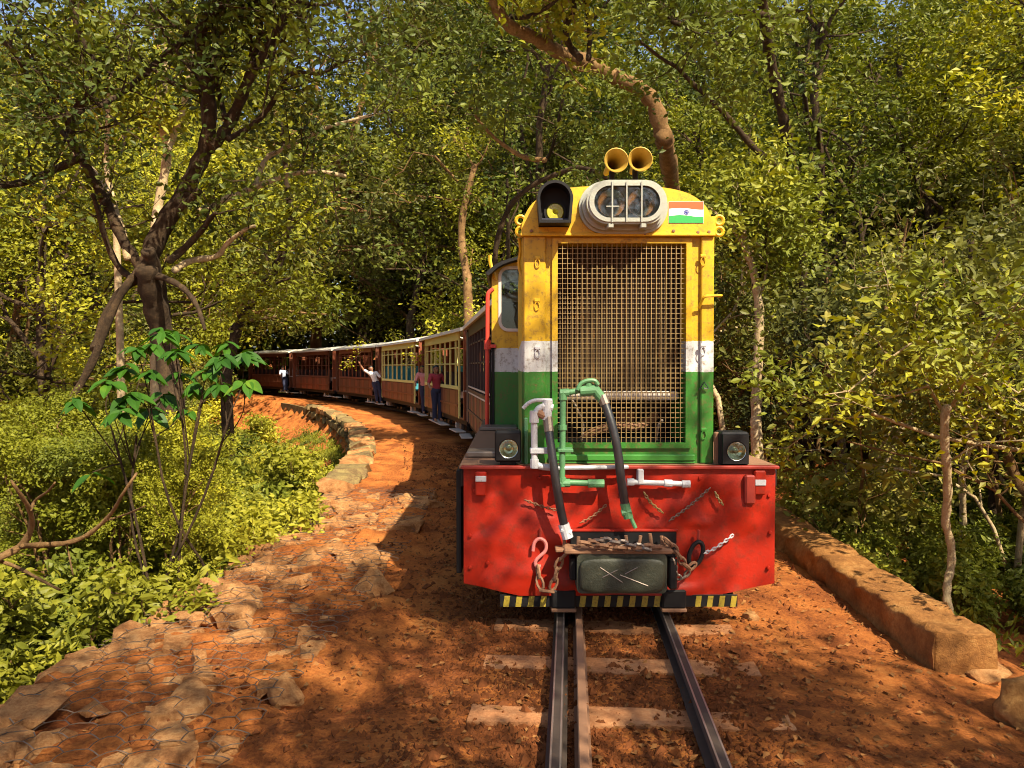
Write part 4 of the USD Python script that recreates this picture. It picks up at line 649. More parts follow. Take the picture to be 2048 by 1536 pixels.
# ------------------------------------------------------------------ passengers leaning out of the coaches
def body_of(j, bones):
    parts = []
    for a, b in bones:
        s = [m3.Manifold.sphere(float(r), 14).translate([float(t) for t in p]) for p, r in (j[a], j[b])]; parts.append(m3.Manifold.batch_hull(s))
    mf = m3.Manifold.batch_boolean(parts, m3.OpType.Add).refine_to_length(.035).to_mesh(); t = trimesh.Trimesh(mf.vert_properties[:, :3], mf.tri_verts, process=True); trimesh.smoothing.filter_taubin(t, iterations=6); return t.vertices, t.faces
def person(loc, rz, label, top_m, bot_m, wave=False, lean=.25, hold=True):
    """Standing figure about 1.66 m tall facing local -y, feet at the origin, leaning towards -x."""
    t = thing('person', label, 'person', loc, rz, .84); lx = lambda z: -lean * (z / 1.6) ** 1.6; J = {}
    def jt(n, x, y, z, r): J[n] = ((x + lx(z), y, z), r)
    for s, k in (('l', -1), ('r', 1)):
        jt('hip' + s, .085 * k, 0, .88, .085); jt('kne' + s, .09 * k, -.02, .48, .058); jt('ank' + s, .09 * k, .01, .085, .042); jt('toe' + s, .10 * k, -.14, .04, .032)
        jt('sho' + s, .165 * k, 0, 1.36, .058)
    jt('pel', 0, 0, .95, .115); jt('wai', 0, 0, 1.08, .105); jt('che', 0, -.01, 1.27, .125); jt('nec', 0, 0, 1.42, .05); jt('hea', 0, -.02, 1.56, .088); jt('chi', 0, -.065, 1.50, .045)
    if wave: jt('elbl', -.36, -.06, 1.50, .042); jt('wril', -.42, -.10, 1.74, .030); jt('hanl', -.44, -.11, 1.81, .036); jt('finl', -.45, -.13, 1.88, .018); jt('thul', -.39, -.12, 1.84, .014)
    else: jt('elbl', -.30, -.08, 1.12, .042); jt('wril', -.34, -.26, 1.02, .030); jt('hanl', -.35, -.31, 1.0, .034); jt('finl', -.35, -.36, .98, .018); jt('thul', -.31, -.34, 1.01, .014)
    jt('elbr', .28, -.10, 1.15, .042); jt('wrir', .33, -.05, 1.36, .030); jt('hanr', .34, -.06, 1.42, .034); jt('finr', .34, -.07, 1.48, .018); jt('thur', .30, -.08, 1.44, .014)
    bones = [('pel', 'wai'), ('wai', 'che'), ('che', 'nec'), ('nec', 'hea'), ('hea', 'chi'), ('che', 'shol'), ('che', 'shor'), ('pel', 'hipl'), ('pel', 'hipr')]
    for s in 'lr': bones += [('hip' + s, 'kne' + s), ('kne' + s, 'ank' + s), ('ank' + s, 'toe' + s), ('sho' + s, 'elb' + s), ('elb' + s, 'wri' + s), ('wri' + s, 'han' + s), ('han' + s, 'fin' + s), ('han' + s, 'thu' + s)]
    obj('body', body_of(J, bones), M['skin'], t, smooth=True)
    G = {k: (p, r + .016) for k, (p, r) in J.items()}
    for s in 'lr': a, b = np.array(G['elb' + s][0]), np.array(G['sho' + s][0]); G['slv' + s] = (tuple(a * .8 + b * .2), .058)
    obj('shirt', body_of(G, [('pel', 'wai'), ('wai', 'che'), ('che', 'shol'), ('che', 'shor'), ('shol', 'slvl'), ('shor', 'slvr')]), M[top_m], t, smooth=True)
    G2 = {k: (p, r + .02) for k, (p, r) in J.items()}; obj('trousers', body_of(G2, [('pel', 'hipl'), ('pel', 'hipr'), ('hipl', 'knel'), ('hipr', 'kner'), ('knel', 'ankl'), ('kner', 'ankr')]), M[bot_m], t, smooth=True)
    h = np.array(J['hea'][0]); ic = trimesh.creation.icosphere(3); v = ic.vertices * [.094, .098, .102] + h + [0, .012, .018]; keep = ~((v[ic.faces].mean(1)[:, 1] < h[1] - .035) & (v[ic.faces].mean(1)[:, 2] < h[2] + .06))
    obj('hair', (v, ic.faces[keep]), M['hair'], t, smooth=True)
    for k in (-1, 1):
        e = trimesh.creation.icosphere(1, .010); obj('eye', (e.vertices + h + [.032 * k, -.083, .005], e.faces), M['hair'], t); e = trimesh.creation.icosphere(1); obj('ear', (e.vertices * [.012, .022, .03] + h + [.09 * k, 0, -.005], e.faces), M['skin'], t)
    obj('nose', _hull(np.array([[0, -.115, -.02], [-.014, -.085, -.025], [.014, -.085, -.025], [0, -.085, .02], [0, -.09, -.03]]) + h), M['skin'], t); obj('mouth', (trimesh.creation.icosphere(1).vertices * [.022, .008, .005] + h + [0, -.098, -.055], trimesh.creation.icosphere(1).faces), M['cloth_red'], t)
def door_spot(s_mid, ang, yl, xl=-.86):
    (xa, ya), _ = track(s_mid - 3.375); (xb, yb), _ = track(s_mid + 3.375); c = np.array([(xa + xb) / 2, (ya + yb) / 2]); return np.array([c[0] + xl * math.cos(ang) - yl * math.sin(ang), c[1] + xl * math.sin(ang) + yl * math.cos(ang), .19])
p = door_spot(27.75, c2[2], 3.0, -.92); person(p, c2[2], 'passenger in a white shirt and dark trousers leaning out with one arm raised', 'cloth_white', 'cloth_navy', wave=True, lean=.38)
p = door_spot(20.4, c1[2], 3.05, -.78); person(p, c1[2], 'passenger in a pink top standing in the doorway between the two cream coaches', 'cloth_pink', 'cloth_navy', lean=.15)
p = door_spot(20.4, c1[2], -.2, -.95); person(p, c1[2] + .3, 'passenger in dark red clothes standing outside the barred windows of the nearer cream coach', 'cloth_red', 'cloth_navy', lean=.05)
(_, _), h4 = track(49.8); p = door_spot(49.8, float(h4), -2.9, -.9); person(p, float(h4), 'passenger in a pale blue shirt leaning from the last coach in view', 'cloth_blue', 'cloth_navy', lean=.22)

# ------------------------------------------------------------------ vegetation
def unit(v): v = np.asarray(v, float); return v / max(np.linalg.norm(v), 1e-9)
def grow(rng, p, d, L, r, lev, top, tubes, anchors, nch, wob=.22, trop=.10, spread=(.6, 1.1), t0=.35, ratio=(.5, .75)):
    n = 7 if lev == 0 else 5; pts = [np.asarray(p, float)]; d = unit(d); ds = [d]
    for i in range(n): d = unit(d + rng.normal(size=3) * wob * (.5 + .5 * (lev > 0)) + [0, 0, trop]); pts.append(pts[-1] + d * L / n); ds.append(d)
    tubes.append((np.array(pts), np.linspace(r, r * .42, n + 1), 8 if lev == 0 else 5 if lev < top else 3))
    if lev == top: anchors += pts[1:]; return
    for k in range(nch[lev]):
        t = t0 + (1 - t0) * (k + rng.random()) / nch[lev] if lev == 0 else .25 + .75 * (k + rng.random()) / nch[lev]; i = min(int(t * n), n - 1); q = pts[i] + (pts[i + 1] - pts[i]) * (t * n - i)
        a = rng.random() * 6.283; u = unit(np.cross(ds[i], [.3, .2, 1])); w = np.cross(ds[i], u); th = spread[0] + (spread[1] - spread[0]) * rng.random()
        grow(rng, q, ds[i] * math.cos(th) + (u * math.cos(a) + w * math.sin(a)) * math.sin(th), L * (ratio[0] + (ratio[1] - ratio[0]) * rng.random()) * (1.15 - .45 * t), max(r * (1 - .55 * t) * .55, .006), lev + 1, top, tubes, anchors, nch, wob, trop * .7, spread, t0, ratio)
def wood(tubes):
    m = MB()
    for p, r, n in tubes: m.tube(p, r, n)
    return m
def foliage(rng, anchors, per, sig, L, Wd, droop=.3, upw=1.0, flat=.7, fine=False):
    A = np.repeat(np.asarray(anchors), per, 0); n = len(A); pos = A + rng.normal(size=(n, 3)) * sig * [1, 1, flat]
    ax = rng.normal(size=(n, 3)); ax[:, 2] = ax[:, 2] * .5 - droop; nr = rng.normal(size=(n, 3)); nr[:, 2] += .55 * upw
    s = .45 + 1.0 * rng.random(n) ** 1.3; return leaves_mesh(pos, ax, nr, L * s, Wd * s, fine=fine)
def tree_proto(seed, name, label, group, H, r, nch, leafm, barkm, per, sig, L, Wd, t0=.35, spread=(.6, 1.1), stems=1, ratio=(.5, .75), trop=.10, loc=(0, 0, 0), parts=('trunk', 'crown'), cat='tree', rz=0, scale=1.0, wob=.22):
    rng = np.random.default_rng(seed); tubes, anch = [], []
    for k in range(stems):
        a = rng.random() * 6.28; tilt = .06 if stems == 1 else .25 + .3 * rng.random(); grow(rng, [.06 * stems * math.cos(a) * (stems > 1), .06 * stems * math.sin(a) * (stems > 1), -.25], [tilt * math.cos(a), tilt * math.sin(a), 1], H * (.85 + .3 * rng.random() if stems > 1 else 1), r, 0, len(nch), tubes, anch, nch, wob=wob, t0=t0, spread=spread, ratio=ratio, trop=trop)
    t = thing(name, label, cat, loc, rz, scale, group)
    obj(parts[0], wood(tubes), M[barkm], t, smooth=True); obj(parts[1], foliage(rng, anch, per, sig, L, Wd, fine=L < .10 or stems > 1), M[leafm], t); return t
rv = np.random.default_rng(77)
PROTO = {}
def place(kind, name, x, y, scale, label, group, cat='tree', z=None, rz=None):
    z = float(height(np.array([x]), np.array([y]), rough=False)[0]) - .05 if z is None else z; rz = rv.random() * 6.28 if rz is None else rz
    k = KINDS[kind]
    if kind not in PROTO: PROTO[kind] = tree_proto(name=name, label=label, group=group, loc=(x, y, z), rz=rz, scale=scale, cat=cat, **k); return PROTO[kind]
    return copy_of(PROTO[kind], name, (x, y, z), rz, scale, label, group)
T = dict(H=8.6, r=.15, nch=(8, 5, 4), per=18, sig=.21, L=.12, Wd=.032, t0=.22, wob=.32, ratio=(.42, .62))
U = dict(H=3.3, r=.05, nch=(7, 5), stems=3, per=42, sig=.17, L=.092, Wd=.024, wob=.3, t0=.12, ratio=(.4, .62))
B = dict(H=.85, r=.012, nch=(5, 4), stems=6, per=14, sig=.075, L=.062, Wd=.015, t0=.15, ratio=(.35, .6), parts=('stem', 'foliage'), spread=(.5, 1.0))
KINDS = dict(
    tall_y=dict(T, seed=1, leafm='leaf_yellow', barkm='bark'), tall_g=dict(T, seed=2, leafm='leaf_green', barkm='bark', t0=.15), tall_d=dict(T, seed=3, leafm='leaf_dark', barkm='bark_tan'), tall_p=dict(T, seed=4, leafm='leaf_yellow', barkm='bark_pale', H=9.5),
    shade=dict(T, seed=5, leafm='leaf_green', barkm='bark', nch=(7, 5), per=50, sig=.22, H=9.0, t0=.35), thin=dict(H=6.5, r=.055, nch=(6, 4), per=7, sig=.2, L=.12, Wd=.03, t0=.3, ratio=(.3, .5), wob=.55, seed=31, leafm='leaf_yellow', barkm='bark_pale', spread=(.5, .9)), thin_b=dict(H=5.5, r=.05, nch=(6, 4), per=6, sig=.2, L=.12, Wd=.03, t0=.25, ratio=(.35, .55), wob=.6, seed=32, leafm='leaf_dark', barkm='bark_tan', spread=(.5, 1.0)), und_y=dict(U, seed=11, leafm='leaf_yellow', barkm='bark_tan'), und_g=dict(U, seed=12, leafm='leaf_green', barkm='bark'), und_d=dict(U, seed=13, leafm='leaf_dark', barkm='bark_tan'),
    bush_y=dict(B, seed=21, leafm='leaf_bush', barkm='bark_tan'), bush_g=dict(B, seed=22, leafm='leaf_green', barkm='bark_tan', L=.08, Wd=.02), bush_y2=dict(B, seed=23, leafm='leaf_bush', barkm='bark_tan', L=.075, Wd=.012, H=.7))
TONE = {'y': 'yellow-green', 'p': 'pale barked yellow-green', 'g': 'mid green', 'd': 'dark olive'}
def extent(x, y, z, r, h):
    c = [project((x + dx, y + dy, z)) for dx in (-r, r) for dy in (-r * .5, r * .5)]; t = project((x, y, z + h)); return min(q[0] for q in c), max(q[0] for q in c), t[1]
spots = []
def jitter_grid(step, x0, x1, y0, y1):
    for gx_ in np.arange(x0, x1, step):
        for gy_ in np.arange(y0, y1, step): yield gx_ + rv.uniform(-.4, .4) * step, gy_ + rv.uniform(-.4, .4) * step
def fits(x, y, d, r, near):
    """Keeps the track, the coaches in view and the engine free of trunks and crowns."""
    if y < 3: return False
    a, b, _ = extent(x, y, 2, r, 4)
    if b < -250 or a > 2330: return False
    if d < 0: return d < -4.5 and b < 505 and y > 14.5
    return d > near and not (a < 1680 and y - r < 16)
tones = lambda d: rv.choice(['y', 'g', 'd', 'p'], p=[.36, .26, .23, .15]) if d < 0 or d > 12 else rv.choice(['y', 'g', 'd'], p=[.2, .4, .4])
for x, y in jitter_grid(3.8, -40, 34, 6, 56):
    d = float(lateral(np.array([x]), np.array([y]))[0][0])
    if not fits(x, y, d, 2.6 if d > 0 else 3.4, 5.0) or (y < 12.5) or (0 < d < 12 and y < 20 and rv.random() < .45) or (x > 4 and y > 42) or x > 30: continue
    k = str(tones(d)); where = 'in the wood behind the coaches' if d > 0 and project((x, y, 0))[0] < 1150 else 'in the wood to the right of the engine' if d > 0 else 'in the valley wood left of the coaches'
    place('tall_' + k, 'forest_tree', x, y, rv.uniform(.95, 1.35) * max(1, y / 25), f'tall {TONE[k]} forest tree {where}', f'{TONE[k]} trees {where}')
for x, y in jitter_grid(2.5, -40, 26, 5.5, 50):
    d = float(lateral(np.array([x]), np.array([y]))[0][0])
    if (d > 0 and y < 9.5) or y > 38 or (d > 0 and y > 28 and x > 2) or not fits(x, y, d, 1.5 if d > 0 else 2.6, 2.9) or (abs(d) > 14 and rv.random() < .5) or (d < 0 and y < 14.5): continue
    k = str(rv.choice(['y', 'g', 'd'], p=[.45, .25, .3] if d < 0 or y > 18 else [.25, .4, .35])); where = 'behind the coaches' if d > 0 and project((x, y, 0))[0] < 1150 else 'right of the parapet and the engine' if d > 0 else 'on the slope left of the coaches'
    place('und_' + k, 'understorey_tree', x, y, rv.uniform(.75, 1.35), f'low bushy {TONE[k]} tree {where}', f'low {TONE[k]} trees {where}')
for x, y in jitter_grid(1.9, -24, 14, 8, 38):
    d = float(lateral(np.array([x]), np.array([y]))[0][0]); a, b, _ = extent(x, y, 1, .5, 5)
    if d < 2.9 or d > 9 or a > 2100 or (a < 1600 and y < 15) or (y > 24 and rv.random() < .4): continue
    k = str(rv.choice(['thin', 'thin_b'])); w_ = 'behind the coaches' if project((x, y, 0))[0] < 1150 else 'right of the engine'; c_ = 'pale' if k == 'thin' else 'brown'
    place(k, 'slender_tree', x, y, rv.uniform(.7, 1.25), f'thin crooked {c_} stem with sparse leaves in the wood {w_}', f'thin {c_} stems {w_}')
for x, y in jitter_grid(1.15, 2.8, 9, 6.6, 12.5):
    d = float(lateral(np.array([x]), np.array([y]))[0][0]); a, b, _ = extent(x, y, 1, 1.2, 3)
    if d < 2.75 or a > 2080 or a < 1585 or rv.random() < .25: continue
    k = str(rv.choice(['thin', 'thin_b'])); c_ = 'pale' if k == 'thin' else 'brown'
    place(k, 'slender_tree', x, y, rv.uniform(.45, .8), f'slim crooked {c_} sapling just behind the parapet wall', f'slim {c_} saplings behind the parapet wall')
LIM = np.array([(-300, 760), (150, 800), (430, 780), (490, 800), (530, 815), (590, 840), (610, 880), (660, 925), (730, 965), (760, 1000)], float)
for x, y in list(jitter_grid(.55, -9, -2.4, 2.2, 13)) + list(jitter_grid(1.3, -22, -3, 13, 30)):
    d = float(lateral(np.array([x]), np.array([y]))[0][0])
    if d > -3.42: continue
    sc = rv.uniform(.75, 1.3) * (1.5 if y > 12 else 1); z = float(height(np.array([x]), np.array([y]), rough=False)[0]); a, b, t = extent(x, y, z + .5, .5 * sc, 1.0 * sc - .5)
    if b < -80 or b > 760 or t < np.interp(b, LIM[:, 0], LIM[:, 1]): continue
    k = str(rv.choice(['y', 'y2', 'g'], p=[.5, .4, .1])); lab = {'y': 'yellow-green leafy shrub on the slope left of the track', 'y2': 'fine-leaved yellowish shrub on the slope left of the track', 'g': 'darker green shrub on the slope left of the track'}[k]
    place('bush_' + k, 'shrub', x, y, sc, lab, lab.split(' on ')[0] + 's of the left slope', 'shrub')
for x, y in jitter_grid(1.05, -9, -3.2, 6.5, 14):
    d = float(lateral(np.array([x]), np.array([y]))[0][0]); sc = rv.uniform(.32, .55); z = float(height(np.array([x]), np.array([y]), rough=False)[0]); a, b, t = extent(x, y, z + 1, 1.1 * sc, 3.6 * sc - 1)
    if d > -4.0 or b > 470 or b < -60 or t < 600: continue
    k = str(rv.choice(['y', 'g', 'd'], p=[.65, .2, .15])); place('und_' + k, 'understorey_tree', x, y, sc, f'knee-high {TONE[k]} bush in front of the spreading tree', f'{TONE[k]} bushes in front of the spreading tree', 'bush', z=z)
for px, py, Y, sc in ((150, 900, 7.0, .34), (215, 915, 6.8, .30), (290, 930, 6.8, .30), (350, 935, 7.0, .28), (400, 925, 7.4, .26), (110, 960, 6.4, .32), (250, 960, 6.2, .24), (330, 970, 6.2, .22)):
    q = at(px, py, Y); k = str(rv.choice(['y', 'g'], p=[.75, .25])); place('und_' + k, 'understorey_tree', q[0], q[1], sc, f'{TONE[k]} bush around the broad-leaved sapling', f'{TONE[k]} bushes around the broad-leaved sapling', 'bush', z=q[2] - 2.6 * sc)
for x, y in jitter_grid(.85, 2.5, 8.5, 4.2, 14):
    d = float(lateral(np.array([x]), np.array([y]))[0][0]); a, b, t = extent(x, y, 0, .4, .5)
    if d < (3.0 if y < 7 else 2.55) or a > 2100 or a < 1540 or rv.random() < .25: continue
    k = str(rv.choice(['y', 'g'], p=[.35, .65])); lab = {'y': 'yellow-green shrub behind the parapet wall', 'g': 'green shrub behind the parapet wall'}[k]
    place('bush_' + k, 'shrub', x, y, rv.uniform(.6, 1.0), lab, lab.replace('shrub', 'shrubs'), 'shrub')
# trees standing behind the viewer: they dapple the track
for x, y, sc in ((4.6, -3.4, 1.0), (1.3, -4.4, .95), (8.0, -2.6, 1.0), (10.6, 0.4, .95), (6.0, -7.0, 1.1), (2.6, -2.2, .68), (7.4, -.9, .9), (8.0, 2.0, .62), (.2, -2.6, .7)):
    place('shade', 'forest_tree', x, y, sc, 'green tree standing behind the viewer, shading the track', 'trees behind the viewer')

# large trees and saplings with their own limbs
def limb(px, Y0, Y1, w0, w1):
    """A limb through pixels of the photograph, its depth running from Y0 to Y1, its width from w0 to w1 photograph pixels there."""
    px = chaikin(np.array(px, float), 2); n = len(px); Y = np.linspace(Y0, Y1, n); Y = Y + .25 * np.sin(np.linspace(0, 5, n)) * (n > 6)
    p = np.array([at(a, b, y) for (a, b), y in zip(px, Y)]); wv = np.linspace(w0, w1, n) / 2 * Y / FPX; wv = wv * (1 + .12 * np.sin(np.arange(n) * 1.9)); return p, wv, 8
def hero(name, label, groups, cat='tree', leafm=None, per=40, sig=.35, L=.13, Wd=.03, twigs=5, seed=0, tip=.45, cname='crown'):
    """groups: (part name, material, [limbs]); leaves grow from twigs on the outer part of every limb flagged for them."""
    rng = np.random.default_rng(900 + seed); t = thing(name, label, cat); anch, tw = [], []
    for part, mat, limbs in groups:
        for lb in limbs:
            p, wv, n = limb(*lb[:5])
            if part == 'trunk' or (part == 'stem' and lb is limbs[0]):          # down to the ground it grows from
                g = float(height(p[:1, 0], p[:1, 1], rough=False)[0]) - .1
                if p[0, 2] > g + .15: d0 = unit(p[0] - p[1]); q = np.array([p[0, 0] + .25 * d0[0], p[0, 1] + .25 * d0[1], g]); ex = chaikin([q, (q + p[0]) / 2 + [.05, .03, 0], p[0]], 2)[:-1]; p = np.vstack([ex, p]); wv = np.concatenate([np.linspace(wv[0] * 1.35, wv[0], len(ex)), wv])
            obj(part, sweep(p, wv, n), M[mat], t, smooth=True)
            if len(lb) > 5 and lb[5]:
                for k in range(int(twigs * lb[5])):
                    u = tip + (1 - tip) * rng.random(); i = min(int(u * len(p)), len(p) - 2); d = unit(rng.normal(size=3) + unit(p[i + 1] - p[i]) * .8 + [0, 0, .25]); grow(rng, p[i], d, .7 + .7 * rng.random(), max(wv[i] * .35, .008), 0, 1, tw, anch, (4,), wob=.25, t0=.2)
    if tw: obj('twigs', wood(tw), M[groups[0][1]], t, kind='stuff')
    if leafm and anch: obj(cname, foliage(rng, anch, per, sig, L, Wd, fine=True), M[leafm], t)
    return t
hero('spreading_tree', 'large spreading tree with dark twisting limbs and a leaning trunk, upper left', [
    ('trunk', 'bark', [([(345, 800), (335, 720), (318, 640), (300, 580), (292, 535)], 11.2, 11, 50, 44)]), ('trunk', 'bark', [([(-60, 1010), (10, 955), (75, 900), (125, 830), (190, 720), (225, 615), (268, 548), (300, 520)], 9.8, 11.2, 17, 15)]),
    ('root', 'bark', [([(190, 700), (219, 610), (262, 562), (310, 548), (350, 565), (372, 580), (395, 610), (410, 660)], 10.8, 10.4, 22, 7), ([(330, 690), (322, 600), (308, 540), (296, 500)], 11.3, 11, 34, 28)]),
    ('limb', 'bark', [
        ([(290, 545), (319, 456), (365, 396), (397, 328), (417, 287), (419, 205), (406, 114), (401, 50), (437, 14), (470, -60)], 11, 10.2, 40, 20, 1),
        ([(402, 55), (365, 82), (310, 128), (255, 178), (222, 200), (196, 214)], 10.3, 10.0, 17, 8, 1),
        ([(417, 296), (440, 275), (456, 255), (483, 196), (501, 146), (538, 96), (570, 36), (600, -20), (640, -80)], 10.8, 10, 28, 16, 1),
        ([(450, 235), (436, 180), (430, 130), (426, 60)], 10.7, 10.4, 12, 7, 1), ([(505, 130), (524, 59), (514, 9), (500, -50)], 10.4, 10.1, 13, 9, 1),
        ([(456, 278), (501, 255), (538, 219), (561, 173), (583, 141), (647, 150), (680, 122)], 10.7, 10.2, 13, 6, 1),
        ([(285, 540), (246, 483), (219, 419), (191, 365), (164, 315), (141, 283), (140, 255), (150, 219), (182, 187), (200, 146), (182, 114), (150, 50), (140, -30)], 11, 9.9, 24, 11, 1.2),
        ([(164, 314), (114, 337), (68, 360), (0, 374), (-60, 380)], 10.3, 9.6, 17, 13, .6),
        ([(141, 283), (109, 246), (68, 191), (50, 137), (18, 91), (-40, 40)], 10.2, 9.7, 12, 8, 1),
        ([(270, 560), (237, 538), (210, 479), (196, 419), (185, 387)], 11, 10.8, 15, 8, .3), ([(340, 520), (365, 501), (401, 465), (424, 433), (432, 425)], 11, 10.6, 17, 7, .3),
        ([(300, 530), (330, 470), (350, 430), (400, 380)], 11.2, 11, 22, 14)]),
    ('limb', 'bark_pale', [([(350, 540), (378, 520), (438, 515), (451, 488), (488, 460), (510, 452)], 11, 11.3, 15, 7, .3), ([(400, 425), (428, 406), (483, 387), (510, 374), (570, 351), (629, 340), (690, 352)], 11, 11.8, 17, 7, .7),  # sunlit limbs: the sun on them is put into the paler bark
        ([(510, 372), (529, 315), (561, 301), (615, 273), (661, 251), (752, 228)], 11.3, 12, 12, 5, .7), ([(150, 310), (190, 345), (220, 395), (240, 450), (258, 520)], 11.4, 11.2, 14, 18)])],
    leafm='leaf_green', per=5, sig=.20, L=.11, Wd=.027, twigs=14, seed=1)
hero('pale_tree', 'tree with smooth pale forked trunks behind the spreading tree', [('trunk', 'bark_pale', [([(305, 500), (318, 400), (330, 345), (337, 292), (328, 269), (321, 228), (328, 164), (336, 60)], 13.5, 13.5, 20, 15, .5), ([(232, 440), (222, 380), (212, 346), (214, 273), (219, 169), (226, 90)], 13, 13, 14, 6, .4)]), ('limb', 'bark_pale', [([(335, 300), (348, 270), (360, 242), (370, 200), (378, 164), (390, 60)], 13.5, 13.2, 16, 10, .5)])], leafm='leaf_yellow', per=30, sig=.3, seed=2)
hero('slender_tree', 'slender dark leaning tree between the spreading tree and the coaches', [('trunk', 'bark', [([(452, 760), (465, 690), (480, 640), (501, 605), (533, 565), (561, 520), (579, 483), (583, 433), (575, 380), (570, 310), (560, 240)], 14, 14.5, 24, 9, 1)]), ('limb', 'bark', [([(460, 660), (500, 615), (540, 570), (585, 555)], 14.2, 14.4, 8, 5, .4)])], leafm='leaf_yellow', per=30, sig=.35, seed=3)
hero('arching_tree', 'tree behind the engine with a thick limb arching over it', [
    ('trunk', 'bark_tan', [([(1365, 660), (1355, 480), (1342, 350), (1328, 275)], 22, 15.4, 26, 36)]), ('limb', 'bark_tan', [([(1330, 285), (1323, 260), (1309, 205), (1278, 174), (1234, 157), (1193, 133), (1155, 116), (1118, 106), (1087, 85), (1053, 68), (1012, 51), (985, 0), (960, -70)], 15.5, 12.5, 36, 22, .5)]),
    ('limb', 'bark', [([(1012, 45), (1019, 31), (1046, 38), (1090, 20), (1130, -15)], 12.8, 12.5, 11, 7, 1), ([(1160, 116), (1140, 95), (1131, 70), (1133, 45), (1152, 20), (1140, -40)], 13.2, 12.8, 15, 8, 1), ([(1177, 118), (1180, 60), (1172, 0), (1170, -60)], 13.2, 13, 11, 8, 1)])], leafm='leaf_yellow', per=12, sig=.25, L=.13, Wd=.034, twigs=5, seed=4)
hero('forked_tree', 'dark forked tree reaching over the picture top right of the arching limb', [('trunk', 'bark', [([(1612, 760), (1605, 600), (1600, 460), (1593, 375), (1572, 260), (1545, 140), (1533, 78), (1525, 0), (1520, -80)], 19, 13, 22, 20, .8)]),
    ('limb', 'bark', [([(1540, 30), (1497, 24), (1449, 24), (1410, 31), (1395, 17), (1380, 35), (1364, 51), (1333, 38), (1316, 3), (1300, -40)], 13, 12, 13, 8, 1), ([(1572, 345), (1545, 325), (1510, 300), (1466, 246), (1425, 202), (1381, 164), (1354, 133), (1326, 120), (1279, 82)], 15, 12.6, 15, 5, .8), ([(1480, 58), (1440, 80), (1425, 90)], 13, 12.9, 12, 7, .3)])], leafm='leaf_green', per=12, sig=.25, L=.13, Wd=.034, twigs=5, seed=5)
hero('crooked_branch_tree', 'tree with bare crooked branches left of the engine horns', [('trunk', 'bark', [([(1000, 640), (985, 520), (1010, 420), (1060, 370), (1120, 345), (1160, 332), (1198, 347), (1212, 356)], 16, 14.5, 12, 8, .4)]), ('limb', 'bark_tan', [([(1090, 320), (1060, 318), (1039, 311), (1012, 294), (978, 267), (950, 230)], 15, 14.6, 11, 6, .5)])], leafm='leaf_green', per=26, sig=.4, seed=6)
hero('sapling', 'pale slender crooked trunk standing between the engine and the right-hand wood', [('trunk', 'bark_pale', [([(1512, 850), (1513, 771), (1517, 703), (1520, 625), (1512, 573), (1507, 536), (1489, 495), (1480, 420)], 15, 15, 22, 12, 1)]), ('limb', 'bark', [([(1510, 570), (1530, 520), (1535, 450)], 15, 15, 12, 6, .6)])], leafm='leaf_green', per=34, sig=.3, seed=7)
hero('sapling', 'sunlit bare sapling with a kinked pale stem behind the parapet wall', [('trunk', 'bark_pale', [([(1894, 1200), (1894, 1164), (1903, 1136), (1903, 1088), (1889, 1044), (1894, 1016), (1896, 958), (1889, 896), (1889, 829), (1895, 815)], 6.6, 6.7, 15, 17)]), ('limb', 'bark_pale', [([(1890, 832), (1872, 800), (1855, 770)], 6.7, 6.9, 9, 5, .5), ([(1893, 825), (1912, 800), (1930, 760)], 6.7, 6.5, 9, 5, .5)])], leafm='leaf_green', per=30, sig=.16, L=.085, Wd=.02, twigs=4, seed=8)
hero('twisted_sapling', 'brown twisted sapling at the right edge of the picture', [('trunk', 'bark_tan', [([(2060, 1010), (2030, 950), (2010, 900), (2015, 860), (2002, 800), (1990, 760)], 7.5, 7.8, 22, 12, .6)]), ('limb', 'bark_tan', [([(2010, 850), (1980, 800), (1950, 770)], 7.6, 7.4, 9, 5, .6)])], leafm='leaf_dark', per=30, sig=.2, L=.09, Wd=.022, seed=9)
for k, (pts, Y, w0, w1, lab) in enumerate([([(1690, 960), (1680, 860), (1668, 760), (1655, 690)], 11, 18, 9, 'thin brown trunk in the dark undergrowth behind the parapet'), ([(1745, 900), (1740, 800), (1760, 700), (1775, 600)], 13, 15, 9, 'thin upright trunk in the middle of the right-hand wood'), ([(1985, 700), (1960, 620), (1935, 560), (1945, 480)], 11, 15, 8, 'leaning bare stem high in the right-hand wood'), ([(1700, 1120), (1712, 1050), (1722, 980), (1728, 930)], 8, 9, 5, 'very thin stem just behind the parapet wall'), ([(820, 640), (840, 560), (850, 470), (900, 380)], 36, 16, 9, 'pale trunk in the wood behind the nearer coaches'), ([(935, 560), (920, 470), (930, 400), (950, 330)], 26, 18, 11, 'brown trunk just left of the cab roof')]):
    hero('young_tree', lab, [('trunk', 'bark_tan' if k % 2 else 'bark', [(pts, Y, Y + .4, w0, w1, 1)])], leafm='leaf_dark' if k < 4 else 'leaf_yellow', per=24, sig=.3, L=.11, Wd=.027, twigs=4, seed=20 + k)
